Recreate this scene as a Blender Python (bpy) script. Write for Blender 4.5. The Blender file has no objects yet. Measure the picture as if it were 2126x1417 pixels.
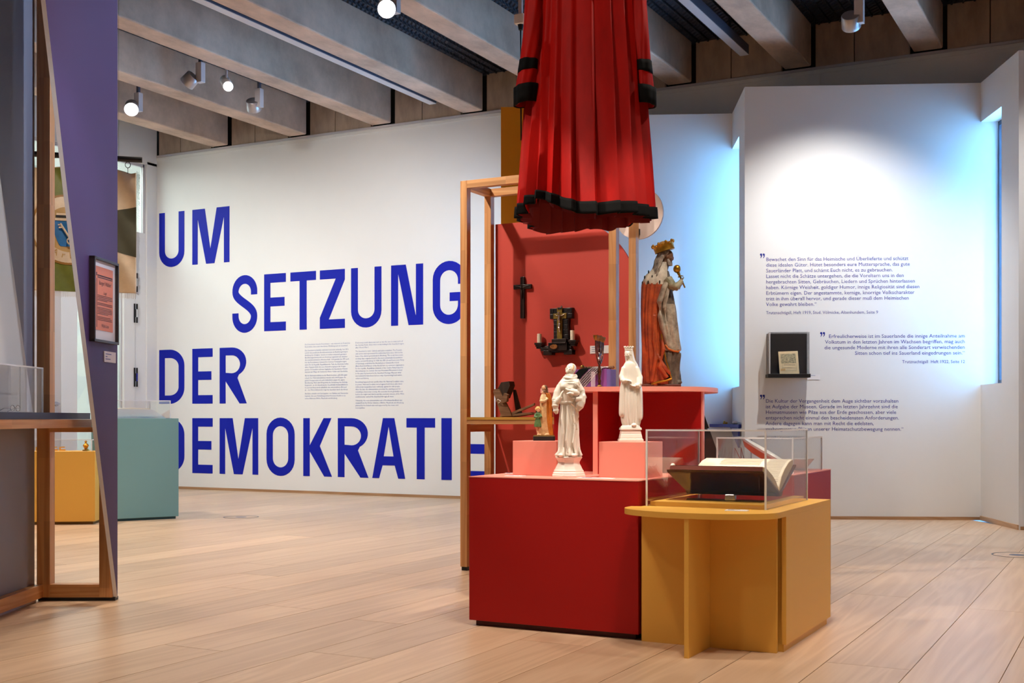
import bpy, bmesh, math, random
from mathutils import Vector, Matrix
PI = math.pi
random.seed(7)
SC = bpy.context.scene
COL = SC.collection

# ------------------------------------------------------------------ camera
# building grid: X = along the back wall, Y = along the ceiling beams; metres
TH = math.radians(27.618)                      # the camera looks 27.6 degrees left of +Y
cam_d = bpy.data.cameras.new('camera')
cam = bpy.data.objects.new('camera', cam_d); COL.objects.link(cam)
cam.location = (0, 0, 0.9); cam.rotation_euler = (PI/2, 0, TH)
cam_d.sensor_width = 36; cam_d.lens = 2502/2126*36; cam_d.shift_y = 0.0750
cam_d.clip_start = 0.05; cam_d.clip_end = 200
SC.camera = cam

# ------------------------------------------------------------------ world: plain daylight sky, seen only through the windows
w = bpy.data.worlds.new('sky'); SC.world = w; w.use_nodes = True
bg = w.node_tree.nodes['Background']
bg.inputs[0].default_value = (0.20, 0.50, 1.0, 1); bg.inputs[1].default_value = 24

# ------------------------------------------------------------------ exposure
vs = SC.view_settings
vs.view_transform = 'Standard'; vs.look = 'None'; vs.exposure = 0.15; vs.gamma = 1.0; vs.use_curve_mapping = False
SC.cycles.max_bounces = 6; SC.cycles.diffuse_bounces = 4; SC.cycles.glossy_bounces = 3
SC.cycles.transparent_max_bounces = 20; SC.cycles.transmission_bounces = 4
SC.cycles.sample_clamp_indirect = 6.0; SC.cycles.adaptive_threshold = 0.03
SC.cycles.caustics_reflective = False; SC.cycles.caustics_refractive = False

# ------------------------------------------------------------------ gallery spotlights (track lamps of the hall, plus added unseen ones)
def spot(loc, tgt, watts, deg=40, blend=0.6, col=(1, .92, .82), rad=0.04):
    l = bpy.data.lights.new('spot', 'SPOT'); l.energy = watts; l.color = col
    l.spot_size = math.radians(deg); l.spot_blend = blend; l.shadow_soft_size = rad
    o = bpy.data.objects.new('spot_light', l); COL.objects.link(o)
    o.location = loc
    o.rotation_euler = (Vector(tgt)-Vector(loc)).to_track_quat('-Z', 'Y').to_euler()
    return o
WARM = (1, .88, .74); NEUT = (1, .965, .93); COOL = (.93, .96, 1)
# wash on the letter wall
spot((-7.3, 7.9, 3.95), (-8.2, 11.7, 1.3), 330, 95, 1.0, NEUT, .06)
spot((-9.7, 8.1, 3.95), (-10.6, 11.7, 1.3), 250, 95, 1.0, NEUT, .06)
spot((-6.1, 7.9, 3.95), (-7.2, 11.7, 1.2), 190, 90, 1.0, NEUT, .06)
# wash on the quotation wall (the silver lamp near it)
spot((-2.02, 9.66, 3.92), (-2.45, 10.85, 1.0), 260, 100, 1, NEUT, .035)
spot((-0.4, 9.2, 4.05), (-0.5, 11.0, 1.0), 120, 80, 1.0, NEUT, .05)
# key lamps on the exhibit
spot((-3.6, 3.5, 4.1), (-2.25, 5.0, 1.1), 380, 24, .5, WARM, .03)
spot((-0.6, 4.2, 4.1), (-1.95, 5.2, 1.0), 330, 28, .5, WARM, .03)
spot((-1.3, 4.2, 4.1), (-1.52, 4.9, 0.6), 150, 24, .6, WARM, .03)
spot((-4.6, 4.5, 4.1), (-3.0, 6.5, 1.45), 370, 28, .4, WARM, .03)
spot((-1.9, 4.6, 4.1), (-2.9, 6.5, 1.3), 220, 26, .5, WARM, .03)
spot((-3.0, 2.0, 4.1), (-2.3, 5.1, 2.45), 170, 24, .8, WARM, .04)  # added spot without a fixture, brightens the upper gown
spot((-.9, 5.9, 4.1), (-2.15, 5.2, 2.5), 120, 24, .6, WARM, .04)
# the banner; then two added, unseen spots for the partition boards at left
spot((-5.6, 5.2, 4.1), (-7.35, 6.6, 2.3), 170, 30, .5, WARM, .04)
spot((-2.2, 7.0, 4.15), (-4.75, 4.4, 2.3), 330, 34, .8, (.66, .76, 1), .05)  # added spot imitating blue window daylight on the right-facing boards
spot((-1.05, 3.29, 4.1), (-4.63, 3.78, 1.6), 230, 17, .7, (.9, .94, 1), .05)
# wide unseen spots added as fill light for floor and room
for fx_, fy_, fw, fdeg in ((-3.3, 3.6, 150, 90), (-1.0, 3.4, 150, 90), (.5, 4.9, 150, 100), (.6, 7.4, 170, 90), (-4.6, 5.4, 190, 95), (-4.9, 7.6, 200, 85), (-6.6, 7.7, 230, 90), (-6.6, 4.6, 200, 100), (-9.0, 7.0, 260, 95), (-1.0, 7.2, 160, 80), (-3.2, 1.0, 150, 110), (1.6, 1.6, 150, 110), (-6.5, 1.5, 150, 110)):
    spot((fx_, fy_, 4.15), (fx_, fy_+.2, 0), fw*1.3, fdeg, 1, WARM, .08)

# ------------------------------------------------------------------ helpers
def lin(c):
    c = c/255.0
    return c/12.92 if c <= .04045 else ((c+.055)/1.055)**2.4
def rgb(r, g, b): return (lin(r), lin(g), lin(b), 1)

class MB:
    """collects shapes; obj() links them as ONE mesh object"""
    def __init__(s): s.v = []; s.f = []; s.m = []
    def add(s, vs, fs, mi=0):
        b = len(s.v); s.v += [tuple(p) for p in vs]
        s.f += [tuple(i+b for i in f) for f in fs]; s.m += [mi]*len(fs); return s
    def box(s, x0, x1, y0, y1, z0, z1, mi=0, top=None):
        vs = [(x0,y0,z0),(x1,y0,z0),(x1,y1,z0),(x0,y1,z0),(x0,y0,z1),(x1,y0,z1),(x1,y1,z1),(x0,y1,z1)]
        b = len(s.v); s.v += vs
        fs = [(3,2,1,0),(4,5,6,7),(0,1,5,4),(1,2,6,5),(2,3,7,6),(3,0,4,7)]
        s.f += [tuple(i+b for i in f) for f in fs]
        s.m += [mi, mi if top is None else top, mi, mi, mi, mi]; return s
    def obox(s, c, size, rot=(0,0,0), mi=0):
        from mathutils import Euler
        M = Euler(rot).to_matrix(); b = len(s.v); hx, hy, hz = [k/2 for k in size]
        for p in [(-hx,-hy,-hz),(hx,-hy,-hz),(hx,hy,-hz),(-hx,hy,-hz),(-hx,-hy,hz),(hx,-hy,hz),(hx,hy,hz),(-hx,hy,hz)]:
            q = M @ Vector(p) + Vector(c); s.v.append(tuple(q))
        fs = [(3,2,1,0),(4,5,6,7),(0,1,5,4),(1,2,6,5),(2,3,7,6),(3,0,4,7)]
        s.f += [tuple(i+b for i in f) for f in fs]; s.m += [mi]*6; return s
    def prism(s, pts, a, b, axis='z', mi=0, capm=None):
        """extrude a 2-D outline: axis z -> (x,y), axis y -> (x,z), axis x -> (y,z)"""
        def p3(p, t):
            if axis == 'z': return (p[0], p[1], t)
            if axis == 'y': return (p[0], t, p[1])
            return (t, p[0], p[1])
        n = len(pts); k = len(s.v)
        s.v += [p3(p, a) for p in pts]+[p3(p, b) for p in pts]
        cm = mi if capm is None else capm
        s.f.append(tuple(range(k+n-1, k-1, -1))); s.m.append(cm)
        s.f.append(tuple(range(k+n, k+2*n))); s.m.append(cm)
        for i in range(n):
            j = (i+1) % n; s.f.append((k+i, k+j, k+n+j, k+n+i)); s.m.append(mi)
        return s
    def rings(s, R, mi=0, cap=True, closed=True):
        k = len(s.v); n = len(R[0])
        for r in R: s.v += [tuple(p) for p in r]
        for i in range(len(R)-1):
            for j in range(n if closed else n-1):
                q = (j+1) % n
                s.f.append((k+i*n+j, k+i*n+q, k+(i+1)*n+q, k+(i+1)*n+j)); s.m.append(mi)
        if cap and closed:
            s.f.append(tuple(range(k+n-1, k-1, -1))); s.m.append(mi)
            s.f.append(tuple(range(k+(len(R)-1)*n, k+len(R)*n))); s.m.append(mi)
        return s
    def tube(s, path, r, n=10, mi=0, flat=1.0):
        P = [Vector(p) for p in path]; rs = r if isinstance(r, (list, tuple)) else [r]*len(P)
        R = []; up = Vector((0, 0, 1))
        for i, p in enumerate(P):
            t = (P[min(i+1, len(P)-1)]-P[max(i-1, 0)])
            t = t.normalized() if t.length > 1e-9 else Vector((0,0,1))
            a = t.cross(up)
            if a.length < 1e-3: a = t.cross(Vector((0, 1, 0)))
            a.normalize(); b = a.cross(t)
            R.append([p+a*math.cos(q)*rs[i]+b*math.sin(q)*rs[i]*flat for q in [2*PI*k/n for k in range(n)]])
        return s.rings(R, mi)
    def lathe(s, prof, c=(0,0,0), n=32, sx=1, sy=1, mi=0, ph=0):
        R = [[(c[0]+r*sx*math.cos(2*PI*k/n+ph), c[1]+r*sy*math.sin(2*PI*k/n+ph), c[2]+z) for k in range(n)] for r, z in prof]
        return s.rings(R, mi)
    def ball(s, c, rx, ry=None, rz=None, n=20, rot=None, mi=0):
        ry = ry or rx; rz = rz or rx; R = []; m = max(8, n*2//3)
        M = rot or Matrix.Identity(3)
        for i in range(m+1):
            a = -PI/2+PI*i/m; a = max(-PI/2+.02, min(PI/2-.02, a))
            R.append([M @ Vector((rx*math.cos(a)*math.cos(q), ry*math.cos(a)*math.sin(q), rz*math.sin(a)))+Vector(c) for q in [2*PI*k/n for k in range(n)]])
        return s.rings(R, mi)
    def move(s, M, start=0):
        for i in range(start, len(s.v)): s.v[i] = tuple(M @ Vector(s.v[i]))
        return s

def mesh_of(name, mb, mats, smooth=None):
    me = bpy.data.meshes.new(name); me.from_pydata(mb.v, [], mb.f)
    for m in (mats if isinstance(mats, (list, tuple)) else [mats]): me.materials.append(m)
    me.polygons.foreach_set('material_index', mb.m)
    b = bmesh.new(); b.from_mesh(me); bmesh.ops.recalc_face_normals(b, faces=b.faces); b.to_mesh(me); b.free()
    if smooth:
        me.polygons.foreach_set('use_smooth', [True]*len(me.polygons)); me.set_sharp_from_angle(angle=math.radians(smooth))
    me.update(); return me
def obj(name, mb, mats, parent=None, smooth=None, bevel=0, loc=None, rz=None):
    me = mesh_of(name, mb, mats, smooth) if isinstance(mb, MB) else mb
    o = bpy.data.objects.new(name, me); COL.objects.link(o)
    if parent: o.parent = parent
    if loc is not None: o.location = loc
    if rz is not None: o.rotation_euler = (0, 0, rz)
    if bevel:
        m = o.modifiers.new('bevel', 'BEVEL'); m.width = bevel; m.segments = 2; m.limit_method = 'ANGLE'
    return o
def fused(name, mb, mat, voxel, parent=None, it=2, loc=None):
    """join overlapping shapes into one continuous skin"""
    me = mesh_of(name+'_raw', mb, mat)
    o = bpy.data.objects.new(name+'_raw', me); COL.objects.link(o)
    r = o.modifiers.new('r', 'REMESH'); r.mode = 'VOXEL'; r.voxel_size = voxel
    q = o.modifiers.new('s', 'SMOOTH'); q.factor = .5; q.iterations = it
    dg = bpy.context.evaluated_depsgraph_get(); dg.update()
    nm = bpy.data.meshes.new_from_object(o.evaluated_get(dg))
    bpy.data.objects.remove(o); nm.name = name
    nm.materials.clear(); nm.materials.append(mat)
    nm.polygons.foreach_set('use_smooth', [True]*len(nm.polygons))
    return obj(name, nm, None, parent, loc=loc)
def empty(name, loc=(0,0,0), rz=0):
    o = bpy.data.objects.new(name, None); COL.objects.link(o)
    o.empty_display_size = .05; o.location = loc; o.rotation_euler = (0, 0, rz); return o
def tag(o, label, cat, group=None):
    o['label'] = label; o['category'] = cat
    if group: o['group'] = group
    return o
def struct(o): o['kind'] = 'structure'; return o
def thing(name, label, cat, loc=(0,0,0), rz=0, group=None): return tag(empty(name, loc, rz), label, cat, group)
def copy_tree(o, parent=None):
    c = o.copy(); COL.objects.link(c); c.parent = parent
    for ch in list(o.children): copy_tree(ch, c)
    return c
def LD(l, d, z=0):      # a spot given as metres right of and metres ahead of the viewer
    return (l*math.cos(TH)-d*math.sin(TH), l*math.sin(TH)+d*math.cos(TH), z)

def cat1(vals, t):      # catmull-rom through rows of numbers, t in 0..1
    n = len(vals)-1; x = min(max(t, 0), 1)*n; i = min(int(x), n-1); u = x-i
    p0, p1, p2, p3 = vals[max(i-1, 0)], vals[i], vals[i+1], vals[min(i+2, n)]
    return [0.5*((2*b)+(-a+c)*u+(2*a-5*b+4*c-d)*u*u+(-a+3*b-3*c+d)*u**3) for a, b, c, d in zip(p0, p1, p2, p3)]
def loft(mb, secs, n=64, rows=60, fold=None, mi=0, cap=True):
    """secs: rows of (z, cx, cy, rx, ry); fold(angle, t) multiplies the radius"""
    R = []
    for i in range(rows+1):
        t = i/rows; z, cx, cy, rx, ry = cat1(secs, t); ring = []
        for k in range(n):
            a = 2*PI*k/n; m = fold(a, t) if fold else 1
            ring.append((cx+rx*m*math.cos(a), cy+ry*m*math.sin(a), z))
        R.append(ring)
    return mb.rings(R, mi, cap)
def text_mesh(body, size=1, align='LEFT', res=2, ext=0.0, space=1.0, off=0.0):
    cu = bpy.data.curves.new('t', 'FONT'); cu.body = body; cu.size = size; cu.align_x = align
    cu.resolution_u = res; cu.extrude = ext; cu.space_character = space; cu.offset = off
    o = bpy.data.objects.new('t', cu); COL.objects.link(o)
    dg = bpy.context.evaluated_depsgraph_get(); dg.update()
    me = bpy.data.meshes.new_from_object(o.evaluated_get(dg))
    bpy.data.objects.remove(o); return me
def text_lines(lines, size, pitch, align='LEFT', xs=1.0, res=2, off=0.0, widths=None):
    """lines of lettering in the local XZ plane facing -Y; first baseline at z=0"""
    mb = MB()
    for i, ln in enumerate(lines):
        if not ln: continue
        body, z = ln if isinstance(ln, tuple) else (ln, -i*pitch)
        me = text_mesh(body, size, align, res, 0, 1.0, off)
        mb.add([(v.co.x*xs, -.0008, v.co.y+z) for v in me.vertices], [tuple(p.vertices) for p in me.polygons])
    return mb
def flat_fill(loops, thick=.002):
    """outline with holes -> thin solid in the local XZ plane"""
    cu = bpy.data.curves.new('g', 'CURVE'); cu.dimensions = '2D'; cu.fill_mode = 'BOTH'; cu.extrude = thick/2
    for lp in loops:
        sp = cu.splines.new('POLY'); sp.points.add(len(lp)-1); sp.use_cyclic_u = True
        for p, q in zip(sp.points, lp): p.co = (q[0], q[1], 0, 1)
    o = bpy.data.objects.new('g', cu); COL.objects.link(o)
    dg = bpy.context.evaluated_depsgraph_get(); dg.update()
    me = bpy.data.meshes.new_from_object(o.evaluated_get(dg)); bpy.data.objects.remove(o)
    mb = MB(); mb.add([(v.co.x, -v.co.z, v.co.y) for v in me.vertices], [tuple(p.vertices) for p in me.polygons]); return mb

# ------------------------------------------------------------------ materials
def mat(name, col, rough=.5, metal=0, spec=.5, noise=0, nscale=8, bump=0, bscale=60, stretch=(1,1,1), col2=None, sheen=0, rand=0, coat=0):
    m = bpy.data.materials.new(name); m.use_nodes = True; nt = m.node_tree; N = nt.nodes; Lk = nt.links
    b = N['Principled BSDF']; b.inputs['Roughness'].default_value = rough; b.inputs['Metallic'].default_value = metal
    b.inputs['Specular IOR Level'].default_value = spec; b.inputs['Base Color'].default_value = col
    if sheen: b.inputs['Sheen Weight'].default_value = sheen
    if coat: b.inputs['Coat Weight'].default_value = coat; b.inputs['Coat Roughness'].default_value = .08
    tc = N.new('ShaderNodeTexCoord'); mp = N.new('ShaderNodeMapping'); mp.inputs['Scale'].default_value = stretch
    Lk.new(tc.outputs['Object'], mp.inputs['Vector'])
    if noise:
        t = N.new('ShaderNodeTexNoise'); t.inputs['Scale'].default_value = nscale; t.inputs['Detail'].default_value = 6; t.inputs['Roughness'].default_value = .65
        Lk.new(mp.outputs[0], t.inputs['Vector'])
        mx = N.new('ShaderNodeMix'); mx.data_type = 'RGBA'
        c2 = col2 or tuple(c*(1-noise) for c in col[:3])+(1,)
        mx.inputs[6].default_value = c2; mx.inputs[7].default_value = col
        rp = N.new('ShaderNodeMapRange'); rp.inputs[1].default_value = .3; rp.inputs[2].default_value = .7
        Lk.new(t.outputs['Fac'], rp.inputs[0]); Lk.new(rp.outputs[0], mx.inputs[0]); Lk.new(mx.outputs[2], b.inputs['Base Color'])
    if bump:
        t2 = N.new('ShaderNodeTexNoise'); t2.inputs['Scale'].default_value = bscale; t2.inputs['Detail'].default_value = 4
        Lk.new(mp.outputs[0], t2.inputs['Vector'])
        bp = N.new('ShaderNodeBump'); bp.inputs['Strength'].default_value = bump; bp.inputs['Distance'].default_value = .002
        Lk.new(t2.outputs['Fac'], bp.inputs['Height']); Lk.new(bp.outputs[0], b.inputs['Normal'])
    return m
def wood(name, c1, c2, axis='z', rough=.45, scale=1.0, lam=True, knots=False, rnd=False, contrast=1.0, spec=.4):
    """long grained timber; the grain runs along the given object axis"""
    m = bpy.data.materials.new(name); m.use_nodes = True; nt = m.node_tree; N = nt.nodes; Lk = nt.links
    b = N['Principled BSDF']; b.inputs['Roughness'].default_value = rough; b.inputs['Specular IOR Level'].default_value = spec
    tc = N.new('ShaderNodeTexCoord'); st = {'x': (.06, 1, 1), 'y': (1, .06, 1), 'z': (1, 1, .06)}[axis]
    vec = tc.outputs['Object']
    oi = N.new('ShaderNodeObjectInfo')
    ad = N.new('ShaderNodeVectorMath'); ad.operation = 'MULTIPLY_ADD'
    cb = N.new('ShaderNodeCombineXYZ')
    for k in range(3): Lk.new(oi.outputs['Random'], cb.inputs[k])
    ad.inputs[1].default_value = (37, 53, 71); Lk.new(cb.outputs[0], ad.inputs[0]); Lk.new(vec, ad.inputs[2])
    mp = N.new('ShaderNodeMapping'); mp.inputs['Scale'].default_value = tuple(q*scale for q in st); Lk.new(ad.outputs[0], mp.inputs['Vector'])
    nz = N.new('ShaderNodeTexNoise'); nz.inputs['Scale'].default_value = 6; nz.inputs['Detail'].default_value = 3; nz.inputs['Distortion'].default_value = .6
    Lk.new(mp.outputs[0], nz.inputs['Vector'])
    sn = N.new('ShaderNodeMath'); sn.operation = 'MULTIPLY'; sn.inputs[1].default_value = 55; Lk.new(nz.outputs['Fac'], sn.inputs[0])
    s2 = N.new('ShaderNodeMath'); s2.operation = 'SINE'; Lk.new(sn.outputs[0], s2.inputs[0])
    fi = N.new('ShaderNodeTexNoise'); fi.inputs['Scale'].default_value = 90; fi.inputs['Detail'].default_value = 2
    mp2 = N.new('ShaderNodeMapping'); mp2.inputs['Scale'].default_value = tuple(q if q == 1 else .02 for q in st); Lk.new(ad.outputs[0], mp2.inputs['Vector']); Lk.new(mp2.outputs[0], fi.inputs['Vector'])
    a1 = N.new('ShaderNodeMath'); a1.operation = 'MULTIPLY_ADD'; a1.inputs[1].default_value = .22*contrast; a1.inputs[2].default_value = .5; Lk.new(s2.outputs[0], a1.inputs[0])
    a2 = N.new('ShaderNodeMath'); a2.operation = 'MULTIPLY_ADD'; a2.inputs[1].default_value = .5*contrast; Lk.new(fi.outputs['Fac'], a2.inputs[0]); Lk.new(a1.outputs[0], a2.inputs[2])
    a3 = N.new('ShaderNodeMath'); a3.operation = 'SUBTRACT'; a3.inputs[1].default_value = .25*contrast; a3.use_clamp = True; Lk.new(a2.outputs[0], a3.inputs[0])
    mx = N.new('ShaderNodeMix'); mx.data_type = 'RGBA'; mx.inputs[6].default_value = c2; mx.inputs[7].default_value = c1; Lk.new(a3.outputs[0], mx.inputs[0])
    out = mx.outputs[2]
    if lam or rnd:
        hv = N.new('ShaderNodeHueSaturation')
        if lam:      # glued lamellae: blocks of slightly different tone
            vm = N.new('ShaderNodeMapping'); vm.inputs['Scale'].default_value = tuple((34 if q == 1 else 3.2) for q in st); Lk.new(ad.outputs[0], vm.inputs['Vector'])
            fl = N.new('ShaderNodeVectorMath'); fl.operation = 'FLOOR'; Lk.new(vm.outputs[0], fl.inputs[0])
            wn = N.new('ShaderNodeTexWhiteNoise'); wn.noise_dimensions = '3D'; Lk.new(fl.outputs[0], wn.inputs['Vector']); src = wn.outputs['Value']; lo, hi = .84, 1.10
        else:
            src = oi.outputs['Random']; lo, hi = .84, 1.08
        mr = N.new('ShaderNodeMapRange'); mr.inputs[3].default_value = lo; mr.inputs[4].default_value = hi
        Lk.new(src, mr.inputs[0]); Lk.new(mr.outputs[0], hv.inputs['Value']); Lk.new(out, hv.inputs['Color']); out = hv.outputs[0]
    if knots:
        vo = N.new('ShaderNodeTexVoronoi'); vo.inputs['Scale'].default_value = 1.5
        km = N.new('ShaderNodeMapping'); km.inputs['Scale'].default_value = tuple(1 if q == 1 else .45 for q in st); Lk.new(ad.outputs[0], km.inputs['Vector']); Lk.new(km.outputs[0], vo.inputs['Vector'])
        kr = N.new('ShaderNodeMapRange'); kr.inputs[1].default_value = .028; kr.inputs[2].default_value = .012; Lk.new(vo.outputs['Distance'], kr.inputs[0])
        kx = N.new('ShaderNodeMix'); kx.data_type = 'RGBA'; kx.inputs[7].default_value = rgb(112, 105, 108); Lk.new(kr.outputs[0], kx.inputs[0]); Lk.new(out, kx.inputs[6]); out = kx.outputs[2]
    Lk.new(out, b.inputs['Base Color'])
    bp = N.new('ShaderNodeBump'); bp.inputs['Strength'].default_value = .15; bp.inputs['Distance'].default_value = .001
    Lk.new(a3.outputs[0], bp.inputs['Height']); Lk.new(bp.outputs[0], b.inputs['Normal'])
    return m
def clear_mat(name, tint=(1,1,1,1), ior=1.45, refl=1.0, haze=0.0):
    """thin clear sheet: see-through with mirror reflections that grow at grazing angles"""
    m = bpy.data.materials.new(name); m.use_nodes = True; nt = m.node_tree; N = nt.nodes; Lk = nt.links
    N.remove(N['Principled BSDF']); out = N['Material Output']
    tr = N.new('ShaderNodeBsdfTransparent'); tr.inputs[0].default_value = tint
    gl = N.new('ShaderNodeBsdfGlossy'); gl.inputs['Roughness'].default_value = .01; gl.inputs[0].default_value = (1,1,1,1)
    fr = N.new('ShaderNodeFresnel'); ge = N.new('ShaderNodeNewGeometry')
    im = N.new('ShaderNodeMapRange'); im.inputs[3].default_value = ior; im.inputs[4].default_value = 1/ior   # same reflectance on both faces of the sheet
    Lk.new(ge.outputs['Backfacing'], im.inputs[0]); Lk.new(im.outputs[0], fr.inputs[0])
    mu = N.new('ShaderNodeMath'); mu.operation = 'MULTIPLY'; mu.inputs[1].default_value = refl; Lk.new(fr.outputs[0], mu.inputs[0])
    mx = N.new('ShaderNodeMixShader'); Lk.new(mu.outputs[0], mx.inputs[0]); Lk.new(tr.outputs[0], mx.inputs[1]); Lk.new(gl.outputs[0], mx.inputs[2])
    res = mx.outputs[0]
    if haze:
        df = N.new('ShaderNodeBsdfDiffuse'); df.inputs[0].default_value = (.9,.9,.92,1)
        m2 = N.new('ShaderNodeMixShader'); m2.inputs[0].default_value = haze; Lk.new(res, m2.inputs[1]); Lk.new(df.outputs[0], m2.inputs[2]); res = m2.outputs[0]
    Lk.new(res, out.inputs['Surface']); return m
def emit_mat(name, col, st):
    m = bpy.data.materials.new(name); m.use_nodes = True; b = m.node_tree.nodes['Principled BSDF']
    b.inputs['Base Color'].default_value = col; b.inputs['Emission Color'].default_value = col; b.inputs['Emission Strength'].default_value = st; return m

M = {}
M['white'] = mat('white_plaster', (.80, .80, .79, 1), .65, spec=.25, noise=.03, nscale=1.5, bump=.06, bscale=120)
M['whitepaint'] = mat('white_paint', (.78, .78, .76, 1), .4)
M['concrete'] = mat('beam_concrete', rgb(222, 194, 172), .8, spec=.2, noise=.45, nscale=2.4, bump=.4, bscale=40, stretch=(1.5, .8, .8))
M['concrete_d'] = mat('panel_concrete', rgb(206, 184, 166), .85, spec=.2, noise=.45, nscale=4.0, bump=.3, bscale=30, stretch=(1,1,.35))
M['deck'] = mat('ceiling_deck', rgb(48, 50, 62), .6, noise=.2)
M['black'] = mat('black_paint', rgb(14, 13, 14), .5)
M['gapdark'] = mat('joint_dark', rgb(25, 23, 22), .9)
M['alu'] = mat('brushed_metal', rgb(178, 174, 178), .35, .7, bump=.05)
M['track'] = mat('track_grey', rgb(200, 196, 200), .4, .2)
M['trackdark'] = mat('track_side', rgb(66, 72, 90), .5)
M['oak'] = wood('oak_plank', rgb(226, 194, 162), rgb(198, 162, 128), 'y', .34, .8, lam=False, knots=True, rnd=True, contrast=.9, spec=.35)
M['base_oak'] = wood('oak_skirting', rgb(190, 150, 112), rgb(150, 108, 72), 'x', .5, lam=False)
for ax in 'xyz': M['pine_'+ax] = wood('pine_'+ax, rgb(226, 176, 122), rgb(190, 128, 74), ax, .45)
M['ink'] = mat('blue_vinyl', rgb(10, 26, 164), .55, spec=.2)
M['inktext'] = mat('blue_text', rgb(20, 38, 140), .6)
M['inkpale'] = mat('blue_small_text', rgb(92, 112, 170), .6)
M['red'] = mat('red_lacquer', rgb(160, 7, 7), .5, spec=.3, bump=.04, bscale=200)
M['salmon'] = mat('salmon_lacquer_and_glare', rgb(236, 148, 132), .45, spec=.4)  # lacquer of risers and table parts; painted glare on the plinth tops
M['yellow'] = mat('yellow_lacquer', rgb(230, 176, 80), .5, spec=.3, bump=.04, bscale=200)
M['teal'] = mat('teal_lacquer', rgb(120, 160, 158), .5, spec=.3)
M['ochre'] = mat('ochre_panel', rgb(232, 166, 48), .6, spec=.25)
M['purple'] = mat('violet_panel', rgb(78, 58, 104), .5, spec=.3, bump=.03)
M['violet'] = mat('violet_box', rgb(140, 80, 160), .5)
M['greypanel'] = mat('grey_panel', rgb(140, 142, 155), .5)
M['palepanel'] = mat('pale_panel', rgb(224, 226, 230), .5)
M['navy'] = mat('navy_laminate', rgb(26, 26, 66), .35)
M['blue'] = mat('blue_laminate', rgb(22, 44, 150), .4)
M['beige'] = mat('beige_disc', rgb(212, 196, 190), .6)
M['acryl'] = clear_mat('clear_acrylic', (.992, .992, .992, 1), 1.40, 1.0)
M['acryl_edge'] = clear_mat('acrylic_edge', (.97, .97, .98, 1), 1.6, 1.0, .85)
M['glass'] = clear_mat('window_glass', (.93, .98, .96, 1), 1.45, 1.0)
M['paper'] = mat('paper', rgb(236, 226, 206), .8, noise=.08, nscale=30)
M['card'] = mat('white_card', rgb(236, 234, 236), .6)
M['porcelain'] = mat('white_porcelain', rgb(238, 230, 218), .32, coat=.25, noise=.06, nscale=20)
M['gold'] = mat('gold', rgb(206, 150, 52), .32, .85, noise=.45, nscale=40)
M['silver'] = mat('silver', rgb(190, 180, 170), .25, .9)
M['brass'] = mat('brass', rgb(168, 130, 60), .35, .8, noise=.4, nscale=30)
M['darkwood'] = wood('dark_wood', rgb(46, 30, 22), rgb(22, 13, 10), 'x', .4, 2, lam=False)
M['oldwood'] = wood('old_wood', rgb(150, 112, 80), rgb(92, 62, 42), 'x', .75, 3, lam=False)
M['wax'] = mat('candle_wax', rgb(240, 230, 208), .4)
M['chrome'] = mat('chrome', rgb(210, 212, 218), .12, 1)
M['lens'] = emit_mat('lit_lamp_lens', (1, .98, .95, 1), 14)
# ================================================================== THE SETTING
Y0, ZT, ZC = 11.697, 4.274, 4.694            # letter wall, its top edge, ceiling deck
XL = -11.308                                  # left wall
SD, SA = 2.068, math.radians(24.0)            # sawtooth bays: long side, its angle
sd = Vector((math.cos(SA), math.sin(SA))); sn = Vector((-math.sin(SA), math.cos(SA))); RET = .944
P0 = Vector((-5.431, 10.556)); STEP = sd*SD-sn*RET
NB = 5
def bayp(k): return P0+STEP*k
ZS = 3.868                                    # top of the sawtooth bays
def edge_y(x):
    if x < P0.x-.41: return Y0
    for k in range(NB):
        p = bayp(k); q = p+sd*SD; r = q-sn*RET
        if p.x <= x <= q.x: return p.y+(x-p.x)*sd.y/sd.x
        if q.x < x < r.x: return q.y+(x-q.x)*(r.y-q.y)/(r.x-q.x)
    return 10.9

# floor: a sub-floor carrying separate oak boards that run along the beams
fl = struct(obj('floor', MB().box(XL-2.2, 4.2, -3.6, 12.0, -.12, -.024), M['gapdark']))
PW = .302; rndp = random.Random(3); x = XL+.004; ci = 0
while x < 3.7:
    x1 = min(x+PW-.003, 3.9); y = -3.4-rndp.random()*2.4
    ye0, ye1 = edge_y(x+.002)-.003, edge_y(x1-.002)-.003
    while y < min(ye0, ye1)-.05:
        L = 2.7+rndp.random()*1.3; a = max(y, -3.4); b0 = b1 = y+L-.003
        if y+L > min(ye0, ye1)-.6: b0, b1 = ye0, ye1; L = 99
        cx, cy = (x+x1)/2, a
        if b0-a > .1:
            pts = [(x-cx, 0), (x1-cx, 0), (x1-cx, b1-cy), (x-cx, b0-cy)]
            obj('plank', MB().prism(pts, -.022, 0), M['oak'], fl, loc=(cx, cy, 0))
        y += L
    x += PW; ci += 1

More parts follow.
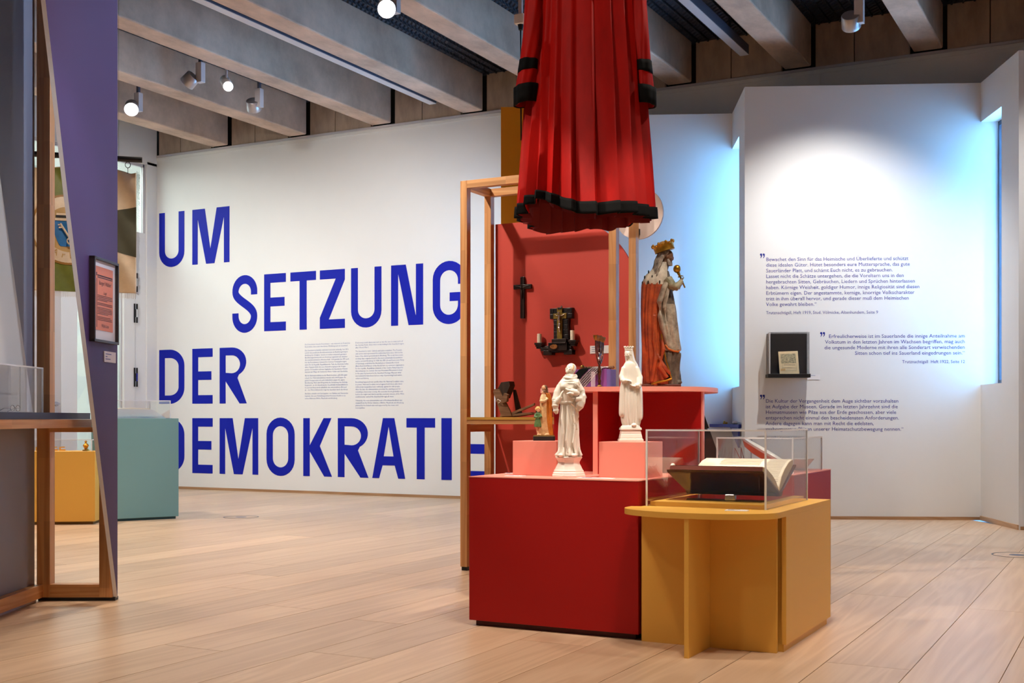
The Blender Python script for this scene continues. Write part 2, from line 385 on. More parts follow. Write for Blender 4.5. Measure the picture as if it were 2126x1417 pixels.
# ceiling: dark ribbed deck between concrete beams
mdk = M['deck']; nt = mdk.node_tree
wv = nt.nodes.new('ShaderNodeTexWave'); wv.inputs['Scale'].default_value = 9; wv.bands_direction = 'DIAGONAL'
bpn = nt.nodes.new('ShaderNodeBump'); bpn.inputs['Strength'].default_value = .9; bpn.inputs['Distance'].default_value = .02
tcn = nt.nodes.new('ShaderNodeTexCoord'); nt.links.new(tcn.outputs['Object'], wv.inputs['Vector']); nt.links.new(wv.outputs['Fac'], bpn.inputs['Height'])
nt.links.new(bpn.outputs[0], nt.nodes['Principled BSDF'].inputs['Normal'])
ceil = struct(obj('ceiling', MB().box(XL-2.2, 4.2, -3.6, 12.4, ZC+.02, ZC+.25), M['deck']))
beam_x = [-11.32]+[-10.11+1.2115*k for k in range(12)]
bm_me = mesh_of('beam', MB().box(-.26, 0, -3.4, Y0-.012, 4.307, ZC+.03), M['concrete'])
for bx in beam_x:
    if bx < 4: obj('beam', bm_me, None, ceil, bevel=.014, loc=(bx, 0, 0))
# ribs of the deck that can be told apart near the beams' gaps
rib_me = mesh_of('deck_rib', MB().box(-.008, .008, -3.3, Y0-.03, ZC-.004, ZC+.022), M['deck'])
for i in range(len(beam_x)-1):
    g0, g1 = beam_x[i]+.03, beam_x[i+1]-.29
    if g1 > 3.9: break
    for q in range(9): obj('deck_rib', rib_me, None, ceil, loc=(g0+(g1-g0)*(q+.5)/9, 0, 0))

# back wall with the big letters, concrete panels above
wb = struct(obj('wall_back', MB().box(XL-.1, -5.72, Y0, Y0+.2, 0, ZT), M['white']))
wu = struct(obj('wall_upper', MB().box(-5.72, 4.2, Y0, Y0+.2, ZS, ZT), M['white']))
obj('joint_cover', MB().box(-2.815, -2.76, Y0-.006, Y0, ZS, ZT), M['whitepaint'], wu)
struct(obj('trim_1', MB().box(XL, 4.0, Y0-.012, Y0+.01, ZT-.004, ZT+.022), M['track'], bevel=.002))
struct(obj('trim_2', MB().box(XL, 4.0, Y0-.008, Y0+.01, ZT-.045, ZT-.012), M['whitepaint']))
wc = struct(obj('wall_concrete', MB().box(XL-.1, 4.2, Y0+.06, Y0+.25, ZT-.02, ZC+.1), M['gapdark']))
for i in range(len(beam_x)-1):
    g0, g1 = beam_x[i]+.035, beam_x[i+1]-.30
    if g1 > 3.9: break
    mid = g0+(g1-g0)*.42
    for a, b in ((g0, mid-.005), (mid+.005, g1)):
        obj('concrete_panel', MB().box(a-(a+b)/2, b-(a+b)/2, 0, .05, ZT+.022, ZC+.02), M['concrete_d'], wc, loc=((a+b)/2, Y0+.012, 0))

# sawtooth bays with tall windows in the short sides
acts = []
for k in range(NB):
    p = bayp(k); e = (p.x, p.y, 0)
    wl = struct(obj('wall_bay_%d' % (k+1), MB().box(0, SD+.30, 0, .14, 0, ZS), M['white'], loc=e, rz=SA))
    r = MB()                                      # short side at the start of the bay
    y1 = RET; yo = RET-.538; zs, zh = 1.197, 3.521
    r.box(0, .30, .14, y1, 0, zs); r.box(0, .30, .14, y1, zh, ZS); r.box(0, .30, .14, yo, zs, zh)
    if k == 0: r.box(0, .30, y1, 1.262, 0, ZS)
    struct(obj('wall_reveal_%d' % (k+1), r, M['white'], loc=e, rz=SA))
    f = MB()
    fr = M['trackdark']
    f.box(.15, .21, yo, yo+.035, zs, zh); f.box(.15, .21, y1-.03, y1, zs, zh); f.box(.15, .21, yo, y1, zs, zs+.04); f.box(.15, .21, yo, y1, zh-.04, zh)
    wn = struct(obj('window_%d' % (k+1), f, fr, loc=e, rz=SA))
    obj('pane', MB().box(.175, .183, yo+.03, y1-.03, zs+.03, zh-.03), M['glass'], wn)
    if k < NB:
        pl = bpy.data.lights.new('window_portal', 'AREA'); pl.shape = 'RECTANGLE'; pl.size = zh-zs; pl.size_y = .538
        po = bpy.data.objects.new('window_portal', pl); COL.objects.link(po); pl.cycles.is_portal = True
        c = Vector((p.x, p.y, 0))+Vector((sd.x, sd.y, 0))*.28+Vector((sn.x, sn.y, 0))*((yo+y1)/2); c.z = (zs+zh)/2
        po.location = c; po.rotation_euler = Vector((-sd.x, -sd.y, 0)).to_track_quat('-Z', 'X').to_euler()
    acts.append(wl)
    bb = MB().box(.012, SD-.012, -.012, 0, 0, .028)
    struct(obj('baseboard_bay_%d' % (k+1), bb, M['base_oak'], loc=e, rz=SA))
    if k:
        struct(obj('baseboard_reveal_%d' % k, MB().box(-.012, 0, .0, RET-.012, 0, .04), wood('skirt%d' % k, rgb(214, 182, 150), rgb(180, 140, 104), 'y', lam=False), loc=e, rz=SA))
struct(obj('baseboard_back', MB().box(XL+.1, -5.9, Y0-.012, Y0, 0, .03), M['base_oak']))
cap = []
for k in range(NB):
    p = bayp(k); q = p+sd*SD; cap += [(p.x, p.y), (q.x, q.y)]
poly = [(P0.x-.36, Y0), ]+[(a+sn.x*.09+sd.x*.06, b+sn.y*.09+sd.y*.06) for a, b in cap]+[(cap[-1][0]+.5, 12.2), (P0.x-.42, 12.2)]
struct(obj('ceiling_bay', MB().prism(poly, ZS-.06, ZS-.003), M['white']))

# left wall: glazed screen with doors; a bright vestibule lies behind it
zt2 = 3.23
wl = MB()
wl.box(XL-.12, XL, 11.52, Y0, 0, 4.19)                       # pier in the corner
wl.box(XL-.12, XL, -3.4, 8.3, 0, 4.19)                       # plain wall further left
wl.box(XL-.12, XL, 10.135, 10.38, 0, zt2)
wl.box(XL-.12, XL, -3.4, Y0, 4.15, ZC+.02)                   # lintel under the beams
wl.box(XL-.10, XL-.02, 8.3, 11.52, zt2-.06, zt2+.04)         # transom
wl.box(XL-.10, XL-.02, 11.31, 11.52, 0, zt2-.06)             # door frame
wl.box(XL-.08, XL+.01, 9.45, 9.72, 0, zt2-.06); wl.box(XL-.10, XL-.02, 8.3, 8.5, 0, 4.15)
struct(obj('wall_left', wl, M['white'], bevel=.004))
wn = struct(obj('window_6', MB().box(XL-.07, XL-.03, 8.5, 8.54, zt2, 4.15).box(XL-.07, XL-.03, 11.48, 11.52, zt2+.04, 4.15).box(XL-.07, XL-.03, 8.5, 11.5, 4.11, 4.15), M['track']))
obj('pane', MB().box(XL-.055, XL-.045, 8.54, 11.48, zt2+.04, 4.11), M['glass'], wn)
w7 = struct(obj('window_7', MB().box(XL-.07, XL-.03, 10.38, 10.40, .02, zt2-.06).box(XL-.07, XL-.03, 11.10, 11.12, .02, zt2-.06).box(XL-.07, XL-.03, 10.38, 11.12, 0, .05), M['track']))
obj('pane', MB().box(XL-.055, XL-.045, 10.40, 11.10, .05, zt2-.06), M['glass'], w7)
w8 = struct(obj('window_8', MB().box(XL-.07, XL-.03, 8.5, 8.54, 0, zt2-.06).box(XL-.07, XL-.03, 9.42, 9.45, 0, zt2-.06), M['track']))
obj('pane', MB().box(XL-.055, XL-.045, 8.54, 9.42, .02, zt2-.06), M['glass'], w8)
d1 = struct(obj('door_1', MB().box(XL-.05, XL+.005, 11.12, 11.305, .01, zt2-.08), M['whitepaint'], bevel=.004))
for z in (2.62, 2.23, 1.42):
    h = obj('hinge', MB().box(XL+.005, XL+.022, 11.285, 11.30, z-.12, z+.12).box(XL+.005, XL+.022, 11.325, 11.34, z-.12, z+.12), M['black'], d1)
    obj('hinge_pin', MB().box(XL+.01, XL+.034, 11.30, 11.325, z-.05, z+.05), M['chrome'], h)
d2 = struct(obj('door_2', MB().box(XL-.05, XL, 9.725, 10.13, .01, zt2-.08), mat('door_grey', rgb(205, 196, 190), .45), bevel=.004))
hd = MB().lathe([(.028, 0), (.028, .012), (.014, .014), (.014, .05)], n=16); hd.move(Matrix.Rotation(PI/2, 4, 'Y')); hd.move(Matrix.Translation((XL+.0, 10.06, 1.07)))
hd.box(XL+.035, XL+.055, 9.94, 10.075, 1.06, 1.08)
obj('door_handle', hd, M['alu'], d2, smooth=40)
obj('keyhole_plate', MB().box(XL, XL+.006, 10.04, 10.08, .93, .99), M['track'], d2)
vb = MB(); vb.box(XL-2.0, XL-1.9, 6.8, 12.6, 0, 4.7); vb.box(XL-1.9, XL-.1, 12.5, 12.6, 0, 4.7); vb.box(XL-1.9, XL-.12, 6.7, 6.8, 0, 4.7); vb.box(XL-2, XL-.12, 6.8, 12.6, -.024, 0); vb.box(XL-2, XL-.1, 6.8, 12.6, 4.3, 4.4); vb.box(XL-.11, XL-.02, Y0+.2, 12.6, 0, 4.7)
struct(obj('wall_vestibule', vb, M['white']))
va = bpy.data.lights.new('vestibule_lamp', 'AREA'); va.shape = 'RECTANGLE'; va.size = 1.0; va.size_y = 4; va.energy = 115; va.color = (.95, 1, .98)
vo = bpy.data.objects.new('vestibule_lamp', va); COL.objects.link(vo); vo.location = (XL-1.0, 9.8, 4.2)
# walls outside the picture
struct(obj('wall_right', MB().box(3.9, 4.1, -3.6, 12.2, 0, ZC+.1), M['white']))
struct(obj('wall_front', MB().box(XL-.1, 4.1, -3.6, -3.4, 0, ZC+.1), M['white']))

# ------------------------------------------------------------------ the big letters
def arc(cx, cy, rx, ry, a0, a1, n=14):
    return [(cx+rx*math.cos(math.radians(a0+(a1-a0)*i/n)), cy+ry*math.sin(math.radians(a0+(a1-a0)*i/n))) for i in range(n+1)]
T, B_ = .138, .155                            # stem and bar weight for letters of height 1
def glyph(c, w):
    t, b = T, B_
    if c == 'I': return [[(0,0),(w,0),(w,1),(0,1)]]
    if c == 'E': return [[(0,0),(w,0),(w,b),(t,b),(t,.43),(w*.94,.43),(w*.94,.43+b),(t,.43+b),(t,1-b),(w,1-b),(w,1),(0,1)]]
    if c == 'T': return [[(w/2-t*.55,0),(w/2+t*.55,0),(w/2+t*.55,1-b),(w,1-b),(w,1),(0,1),(0,1-b),(w/2-t*.55,1-b)]]
    if c == 'U':
        return [[(0,1)]+arc(w/2,.27,w/2,.27+.01,180,360)+[(w,1),(w-t,1)]+arc(w/2,.29,w/2-t,.145,360,180)+[(t,1)]]
    if c == 'O':
        return [arc(w/2,.72,w/2,.29,0,180)+arc(w/2,.28,w/2,.29,180,360), arc(w/2,.70,w/2-t,.16,0,180)+arc(w/2,.30,w/2-t,.16,180,360)]
    if c == 'D':
        return [[(0,0)]+arc(w*.42,.30,w*.58,.30,270,360)+arc(w*.42,.70,w*.58,.30,0,90)+[(0,1)],
                [(t,b)]+arc(w*.42,.31,w*.58-t,.31-b,270,360)+arc(w*.42,.69,w*.58-t,.31-b,0,90)+[(t,1-b)]]
    if c == 'R':
        bo = arc(w*.45,.74,w*.53,.26,-60,90)
        return [[(0,0),(t,0),(t,.40),(w-t*1.18,0),(w,0),(w*.66,.455)]+bo+[(0,1)],
                [(t,.55)]+arc(w*.45,.70,w*.53-t,.16,-90,90)+[(t,.86)]]
    if c == 'M':
        return [[(0,0),(t*.92,0),(t*.92,.83),(w*.375,0),(w*.60,0),(w-t*.92,.83),(w-t*.92,0),(w,0),(w,1),(w*.66,1),(w*.49,.26),(w*.34,1),(0,1)]]
    if c == 'N':
        return [[(0,0),(t,0),(t,.86),(w*.55,0),(w,0),(w,1),(w-t,1),(w-t,.14),(w*.46,1),(0,1)]]
    if c == 'Z':
        return [[(0,0),(w,0),(w,b),(w*.36,b),(w,.82),(w,1),(0,1),(0,1-b),(w*.64,1-b),(0,.19)]]
    if c == 'K':
        return [[(0,0),(t,0),(t,.38),(w*.42,.55),(w-t*1.15,0),(w,0),(w*.60,.56),(w*.99,1),(w*.99-t*1.15,1),(t,.50),(t,1),(0,1)]] if False else [[(0,0),(t,0),(t,.42),(t+.005,.42),(w-t*1.18,0),(w,0),(w*.58,.52),(w*.98,1),(w*.98-t*1.18,1),(t,.53),(t,1),(0,1)]]
    if c == 'A':
        return [[(0,0),(t,0),(w*.5-.075,.2),(w*.5+.075,.2),(w-t,0),(w,0),(w*.5+.115,1),(w*.5-.115,1)]] if False else \
               [[(0,0),(t*.98,0),(w*.315,.215),(w*.685,.215),(w-t*.98,0),(w,0),(w*.5+.112,1),(w*.5-.112,1)], [(w*.35,.365),(w*.65,.365),(w*.5,.86)]]
    if c == 'G':
        return [[(w,.63)]+arc(w/2,.72,w/2,.29,0,180)+arc(w/2,.28,w/2,.29,180,318)+[(w*.88,.0),(w,.0),(w,.50),(w*.52,.50),(w*.52,.36),(w-t,.36)]+arc(w/2,.30,w/2-t,.16,360,180)+arc(w/2,.70,w/2-t,.16,180,0)+[(w-t,.63)]]
    if c == 'S':
        h = t/2; path = [(w-h, .66)]+arc(w/2, .72, w/2-h, .29-.075, 0, 180, 18)
        P = [(h, .72), (h, .55), (w-h, .47), (w-h, .28)]
        for i in range(1, 18):
            u = i/18; q = [(1-u)**3*P[0][k]+3*(1-u)**2*u*P[1][k]+3*(1-u)*u*u*P[2][k]+u**3*P[3][k] for k in (0, 1)]; path.append(tuple(q))
        path += arc(w/2, .28, w/2-h, .29-.075, 0, -180, 18)+[(h, .34)]
        Lf, Rt = [], []
        for i, p in enumerate(path):
            a = path[max(i-1, 0)]; c2 = path[min(i+1, len(path)-1)]; dx, dy = c2[0]-a[0], c2[1]-a[1]; ln = math.hypot(dx, dy)
            hh = h*(1+.12*abs(dx/ln)); Lf.append((p[0]-dy/ln*hh, p[1]+dx/ln*hh)); Rt.append((p[0]+dy/ln*hh, p[1]-dx/ln*hh))
        return [Lf+Rt[::-1]]
LET = [('U',-11.268,.427,2.851),('M',-10.707,.607,2.851),
       ('S',-10.052,.391,1.968),('E',-9.552,.333,1.968),('T',-9.149,.381,1.968),('Z',-8.710,.363,1.968),('U',-8.257,.427,1.968),('N',-7.696,.434,1.968),('G',-7.133,.427,1.968),
       ('D',-11.268,.427,1.086),('E',-10.707,.334,1.086),('R',-10.258,.433,1.086),
       ('D',-11.268,.427,.206),('E',-10.707,.334,.206),('M',-10.258,.613,.206),('O',-9.515,.429,.206),('K',-8.956,.423,.206),('R',-8.448,.437,.206),('A',-7.957,.453,.206),('T',-7.486,.384,.206),('I',-7.019,.135,.206),('E',-6.740,.334,.206)]
HL = .697
for c, x0, wd, z0 in LET:
    lp = [[(p[0]*HL, p[1]*HL) for p in g] for g in glyph(c, wd/HL)]
    obj('letter', flat_fill(lp, .003), M['ink'], wb, loc=(x0, Y0-.0016, z0))

# paragraphs between the letters
GER = ["Die Demokratie braucht Demokraten – wie vielerorts im Deutschen","Reich fehlen diese nach dem Ersten Weltkrieg auch im Sauerland.","",
"Das Sauerland ist ländlich, katholisch und nicht unbändig. Seit 1816","vertritt das preußische Berufsbeamtentum als Bezirksregierung in","Arnsberg die Obrigkeit. Gerade im stärker industriell geprägten","Bevölkerungsschwerpunkt um Arnsberg organisiert sich daneben","die sozialdemokratische Arbeiterschaft. 1924 gründet die SPD auch","hier das Reichsbanner Schwarz-Rot-Gold als Vorkämpferorgani-","sation für die Republik. Republikanische Teile des Zentrums helfen","dabei. Dagegen blickt die neue Heimatbewegung in die Vergan-","genheit. Sie bewahrt verloren Geglaubtes im Sauerländer Heimat-","museum zur Pflege der heimischen Natur, Kultur und Geschichte.","",
"Als die Nationalsozialisten an die Macht kommen, geht alles ganz","schnell. Der Nationalsozialismus wendet sich sowohl gegen die","gezielt Ausgegrenzten als auch rücksichtslos gegen die eigene","Bevölkerung. Nach dem Krieg bildet die Verwaltung den Anknüp-","fungspunkt, um die demokratische Gesellschaft wiederaufzubauen.","In Land und Kreis bricht allmählich eine wirtschaftliche Blütezeit","an – das Wirtschaftswunder trägt das Sauerland durch alle Krisen.","",
"Am Ende entsteht vom Land geplant, von Städten und Gemeinden","begleitet, die neue Verwaltungseinheit Hochsauerlandkreis aus","seinen Altkreisen Brilon, Meschede und Arnsberg."]
ENG = ["Democracy needs democrats and, as was the case in many parts of","the German Reich, these were sorely lacking in the Sauerland region","after World War I.","",
"The Sauerland is rural, Catholic and quite compliant. The Prussian","civil service had represented the authorities here since 1816 in the","form of the district government in Arnsberg. The social democratic","working class organised itself in the more industrialised population","centres around Arnsberg. In 1924, the SPD (Social Democratic Party","of Germany) established the Reichsbanner Schwarz-Rot-Gold","(Black-Red-Gold Banner of the Reich) here as a pioneer organisation","for the republic. Republican elements of the Centre Party helped in","this endeavour. In contrast, the new Homeland Movement looked","to the past. It preserved in the Sauerland Heritage Museum what","was believed to have been lost as a way of preserving local nature,","culture and history.","",
"Everything happened very quickly when the National Socialists came","to power. National Socialism turned against both those who were","deliberately marginalised and, ruthlessly, against its own people.","After the war, the administration provided the starting point for","rebuilding a democratic society. An economic boom gradually took","hold in the region and district and the economic miracle of the Wirt-","schaftswunder carried the Sauerland through all crises.","",
"Ultimately, the new administrative unit of Hochsauerlandkreis was","created from the former districts of Brilon, Meschede and Arnsberg,","planned by the federal state and supported by the towns and","municipalities."]
def para(lines, x0, ztop, zbot, width, name):
    # blank lines take about half a pitch
    z = 0; out = []
    for s_ in lines:
        if s_: out.append((s_, z)); z -= 1
        else: z -= .5
    pitch = (ztop-zbot)/(-(z+1)+.6)
    mb = text_lines([(a, b*pitch) for a, b in out], pitch*.86, 0, res=1)
    mx = max(v[0] for v in mb.v); mb.move(Matrix.Diagonal((width/mx, 1, 1, 1)))
    return obj(name, mb, M['inkpale'], wb, loc=(x0, Y0-.0005, ztop-pitch*.7))
para(GER, -8.933, 1.80, 1.135, .66, 'lettering'); para(ENG, -8.196, 1.80, 1.018, .68, 'lettering')

# quotations on the second bay
wq = acts[1]
def quote(lines, s0, ztop, pitch, width, align='LEFT', size=None, src=None, srcz=None, off=0.0):
    mb = text_lines(lines, pitch*.92, pitch, align, res=2, off=off)
    xs = [v[0] for v in mb.v]; k = width/(max(xs)-min(xs)); mb.move(Matrix.Diagonal((k, 1, 1, 1)))
    obj('lettering', mb, M['inktext'], wq, loc=(s0, 0, ztop))
    if src:
        m2 = text_lines([src[0]], pitch*.78, 1, align, res=2); xs = [v[0] for v in m2.v]; m2.move(Matrix.Diagonal((src[1]/(max(xs)-min(xs)), 1, 1, 1)))
        obj('lettering', m2, M['inktext'], wq, loc=(s0, 0, src[2]))
quote(["Bewachet den Sinn für das Heimische und Überlieferte und schützt","diese idealen Güter. Hütet besonders eure Muttersprache, das gute","Sauerländer Platt, und schämt Euch nicht, es zu gebrauchen.","Lasset nicht die Schätze untergehen, die die Voreltern uns in den","hergebrachten Sitten, Gebräuchen, Liedern und Sprüchen hinterlassen","haben. Körnige Weisheit, goldiger Humor, innige Religiosität sind diesen","Erbtümern eigen. Der angestammte, kernige, knorrige Volkscharakter","tritt in ihm überall hervor, und gerade dieser muß dem Heimischen","Volke gewahrt bleiben.“"],
      .188, 2.306, .0502, 1.347, src=("Trutznachtigall, Heft 1919, Stud. Völmicke, Altenhundem, Seite 9", .985, 1.832))
quote(["Erfreulicherweise ist im Sauerlande die innige Anteilnahme am","Volkstum in den letzten Jahren im Wachsen begriffen, mag auch","die ungesunde Moderne mit ihren alle Sonderart verwischenden","Sitten schon tief ins Sauerland eingedrungen sein.“"],
      1.931, 1.616, .0502, 1.225, 'RIGHT', src=("Trutznachtigall  Heft 1922, Seite 12", .545, 1.390))
quote(["Die Kultur der Vergangenheit dem Auge sichtbar vorzuhalten","ist Aufgabe der Museen. Gerade im letzten Jahrzehnt sind die","Heimatmuseen wie Pilze aus der Erde geschossen, aber viele","entsprechen nicht einmal den bescheidensten Anforderungen.","Andere dagegen kann man mit Recht die edelsten,","verborgensten Blüten unserer Heimatschutzbewegung nennen.“"],
      .184, 1.040, .0500, 1.211, src=("Heft 1927, Seite 134", .36, .712))
for s0, z0 in ((.135, 2.335), (.666, 1.63), (.135, 1.072)):
    for q in (0, .024):
        g = MB(); g.prism(arc(s0+q+.009, z0+.03, .010, .010, 0, 360, 16)[:-1], -.0008, 0, 'y')
        g.prism([(s0+q+.019, z0+.030), (s0+q+.017, z0+.012), (s0+q+.006, z0-.004), (s0+q+.004, z0+.002), (s0+q+.010, z0+.014), (s0+q+.008, z0+.024)], -.0009, 0, 'y')
        obj('quotation_mark', g, M['inktext'], wq)
# ================================================================== FURNITURE OF THE EXHIBITION
def arc2(cx, cy, rx, ry, a0, a1, n=32): return arc(cx, cy, rx, ry, a0, a1, n)
def case(name, label, x0, x1, y0, y1, z0, z1, loc=(0,0,0), rz=0, t=.006, insert=None):
    """clear acrylic hood of five panes"""
    root = thing(name, label, 'display case', loc, rz)
    mats = [M['acryl'], M['acryl_edge']]
    def pane(a, b, c, d, e, f, thin):
        mb = MB().box(a, b, c, d, e, f)
        # narrow rims of each pane catch the light
        big = {'x': (3, 5), 'y': (2, 4), 'z': (0, 1)}[thin]
        mb.m = [0 if i in big else 1 for i in range(6)]
        obj('pane', mb, mats, root)
    pane(x0, x1, y0, y0+t, z0, z1-t, 'y'); pane(x0, x1, y1-t, y1, z0, z1-t, 'y')
    pane(x0, x0+t, y0+t, y1-t, z0, z1-t, 'x'); pane(x1-t, x1, y0+t, y1-t, z0, z1-t, 'x')
    pane(x0, x1, y0, y1, z1-t, z1, 'z')
    e = t*.9                                    # glued, polished corners
    for a, b in ((x0, y0), (x1-e, y0), (x0, y1-e), (x1-e, y1-e)): obj('polished_edge', MB().box(a-.0006, a+e+.0006, b-.0006, b+e+.0006, z0, z1-t), M['acryl_edge'], root)
    obj('polished_edge', MB().box(x0-.0006, x1+.0006, y0-.0008, y0+.001, z1-t, z1+.0004), M['acryl_edge'], root); obj('polished_edge', MB().box(x1-.001, x1+.0008, y0, y1, z1-t, z1+.0004), M['acryl_edge'], root)
    return root
def card(name, label, c, w_, d_, rz=0, lines=2, up=False, group=None):
    """small printed label; lies flat, or hangs upright when up"""
    r = thing(name, label, 'label card', c, rz, group)
    if up:
        obj('card', MB().box(-w_/2, w_/2, 0, .003, -d_/2, d_/2), M['card'], r)
        for i in range(lines): obj('printed_line', MB().box(-w_*.42, -w_*.42+w_*(.55, .2, .45)[i % 3], -.0006, 0, d_*.28-i*d_*.26, d_*.34-i*d_*.26), M['inkpale'], r)
    else:
        obj('card', MB().box(-w_/2, w_/2, -d_/2, d_/2, 0, .003), M['card'], r)
        for i in range(lines): obj('printed_line', MB().box(-w_*.42, -w_*.42+w_*(.55, .3, .45)[i % 3], d_*.22-i*d_*.26, d_*.28-i*d_*.26, .003, .0036), M['inkpale'], r)
    return r

# ---- red plinths
ZR = .648
r = thing('red_plinth', 'large red lacquered plinth at the front carrying the white monk statue', 'plinth', (-2.203, 5.3, 0))
def rel(mb, c): return mb.move(Matrix.Translation((-c[0], -c[1], 0)))
c0 = (-2.203, 5.3)
obj('body', rel(MB().box(-2.597, -1.809, 4.561, 6.05, .024, ZR-.004), c0), M['red'], r, bevel=.002)
obj('glare_top', rel(MB().box(-2.598, -1.808, 4.560, 6.051, ZR-.004, ZR), c0), M['salmon'], r)  # salmon sheet paints the glare onto the red plinth top
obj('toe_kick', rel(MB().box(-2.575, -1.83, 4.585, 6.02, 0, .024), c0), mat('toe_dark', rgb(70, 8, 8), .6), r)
c0 = (-1.58, 5.7)
r = thing('red_plinth', 'smaller red plinth behind the yellow table carrying the case with the plate', 'plinth', c0+(0,))
obj('body', rel(MB().box(-1.806, -1.376, 5.345, 6.057, .024, ZR-.004), c0), M['red'], r, bevel=.002)
obj('glare_top', rel(MB().box(-1.806, -1.375, 5.344, 6.058, ZR-.004, ZR), c0), M['salmon'], r)  # glare on this red top is painted in salmon as well
obj('toe_kick', rel(MB().box(-1.79, -1.40, 5.37, 6.03, 0, .024), c0), M['black'], r)

# ---- salmon risers on the red plinth
def riser(label, x0, x1, y0, y1, z0, z1):
    c = ((x0+x1)/2, (y0+y1)/2, z0); r = thing('riser_block', label, 'riser', c, 0, 'salmon riser blocks on the red plinth')
    obj('block', MB().box(x0-c[0], x1-c[0], y0-c[1], y1-c[1], .0, z1-z0), M['salmon'], r, bevel=.0015)
riser('salmon block under the small painted family figure', -2.492, -2.274, 4.77, 4.97, ZR, ZR+.152)
riser('salmon block under the white crowned Madonna figure', -2.063, -1.852, 4.745, 4.955, ZR, ZR+.152)

# ---- half-round tables: slab on crossing panels
def slab_outline(x0, x1, ym, yb, ry, left_round=True):
    cx = (x0+x1)/2; rx = (x1-x0)/2
    return arc2(cx, ym, rx, ry, 180, 360, 40)+[(x1, yb), (x0, yb)]
ZT1 = 1.021
c0 = (-2.16, 5.4)
r = thing('red_table', 'tall red half-round table standing on the plinth behind the statues', 'table', c0+(ZR,))
zr = Matrix.Translation((-c0[0], -c0[1], -ZR))
obj('tabletop', MB().prism(arc2(-2.1625, 5.27, .4125, .30, 180, 360, 40)+arc2(-2.1625, 5.27, .4125, .62, 0, 90, 20)[1:]+[(-2.575, 5.89)], ZT1, ZT1+.021).move(zr), M['salmon'], r, smooth=30)
obj('cross_panel', MB().box(-2.518, -1.776, 5.25, 5.27, ZR, ZT1).move(zr), [M['red']], r)
obj('panel_edge', MB().box(-1.776, -1.768, 5.249, 5.271, ZR, ZT1).move(zr), M['salmon'], r)
obj('fin', MB().box(-2.202, -2.182, 5.006, 5.25, ZR, ZT1).move(zr), M['red'], r)
obj('fin_edge', MB().box(-2.203, -2.181, 5.0, 5.006, ZR, ZT1).move(zr), M['salmon'], r)
obj('rear_panel', MB().box(-2.518, -2.10, 5.83, 5.85, ZR, ZT1).move(zr), M['red'], r)
ZY = .545
c0 = (-1.51, 4.9)
r = thing('yellow_table', 'ochre yellow half-round table with crossed panels in front of the red plinth', 'table', c0+(0,))
zr = Matrix.Translation((-c0[0], -c0[1], 0))
obj('tabletop', MB().prism(arc2(-1.5235, 4.50, .3105, .195, 180, 360, 48)+[(-1.213, 5.335), (-1.796, 5.335), (-1.796, 4.556), (-1.834, 4.550)], ZY-.022, ZY).move(zr), M['yellow'], r, smooth=30)
obj('cross_panel', MB().box(-1.795, -1.242, 4.56, 4.578, 0, ZY-.022).move(zr), M['yellow'], r, bevel=.001)
obj('fin', MB().box(-1.525, -1.507, 4.308, 4.56, 0, ZY-.022).move(zr), M['yellow'], r, bevel=.001)
obj('side_panel', MB().box(-1.231, -1.213, 4.592, 5.335, .03, ZY-.022).move(zr), M['yellow'], r, bevel=.001)
obj('side_panel', MB().box(-1.796, -1.778, 4.60, 5.335, .03, ZY-.022).move(zr), M['yellow'], r, bevel=.001)
obj('rear_panel', MB().box(-1.778, -1.231, 5.317, 5.335, .03, ZY-.022).move(zr), M['yellow'], r)
obj('inner_panel', MB().box(-1.778, -1.231, 4.604, 4.612, .03, ZY-.022).move(zr), M['yellow'], r)
obj('toe_kick', MB().box(-1.775, -1.225, 4.60, 5.315, 0, .03).move(zr), M['yellow'], r)

# ---- acrylic case on the yellow table with the folio
case('display_case', 'large clear acrylic case over the open folio on the yellow table', -1.787, -1.291, 4.588, 5.243, ZY, .855)
r = thing('case_insert', 'yellow base board inside the clear case under the folio', 'base board', (-1.54, 4.95, ZY))
obj('board', MB().box(-.235, .235, -.345, .28, 0, .018), M['yellow'], r, bevel=.001)
rb = thing('folio', 'thick old folio lying open in the acrylic case', 'book', (-1.535, 4.95, 0))
nr, sp, fr_ = (-.262, .690), (.0, .592), (.245, .700)      # near edge, spine, far edge (y, z)
leather = mat('brown_leather', rgb(84, 36, 20), .30, noise=.5, nscale=14, bump=.2)
xa, xb = -.20, .205
obj('front_cover', MB().prism([nr, (nr[0]+.004, nr[1]-.009), (sp[0], sp[1]-.009), (sp[0], sp[1])], xa, xb, 'x'), leather, rb, bevel=.001)
obj('back_cover', MB().prism([fr_, (fr_[0]+.002, fr_[1]-.009), (sp[0], sp[1]-.009), (sp[0], sp[1])], xa, xb, 'x'), leather, rb, bevel=.001)
obj('spine', MB().prism([(-.03, .592), (-.012, .577), (.012, .577), (.03, .592), (0, .597)], xa, xb, 'x'), leather, rb)
edge = mat('page_edges', rgb(222, 196, 150), .8, noise=.35, nscale=160, stretch=(1, 1, 8))
near = [(-.245, .690), (-.240, .706), (-.19, .700), (-.10, .668), (-.045, .640), (-.012, .612), (0, .594), (-.03, .602)]
far = [(.232, .702), (.222, .722), (.16, .712), (.09, .685), (.04, .655), (.010, .615), (0, .594), (.03, .604)]
nb_ = MB().prism(near, xa+.008, xb-.008, 'x'); nb_.m[2] = 1; nb_.m[9] = 1
obj('page_block', nb_, [edge, mat('dyed_fore_edge', rgb(126, 52, 30), .7, noise=.5, nscale=120, stretch=(1, 6, 6))], rb, smooth=30)
obj('page_block', MB().prism(far, xa+.008, xb-.008, 'x'), [edge], rb, smooth=30)
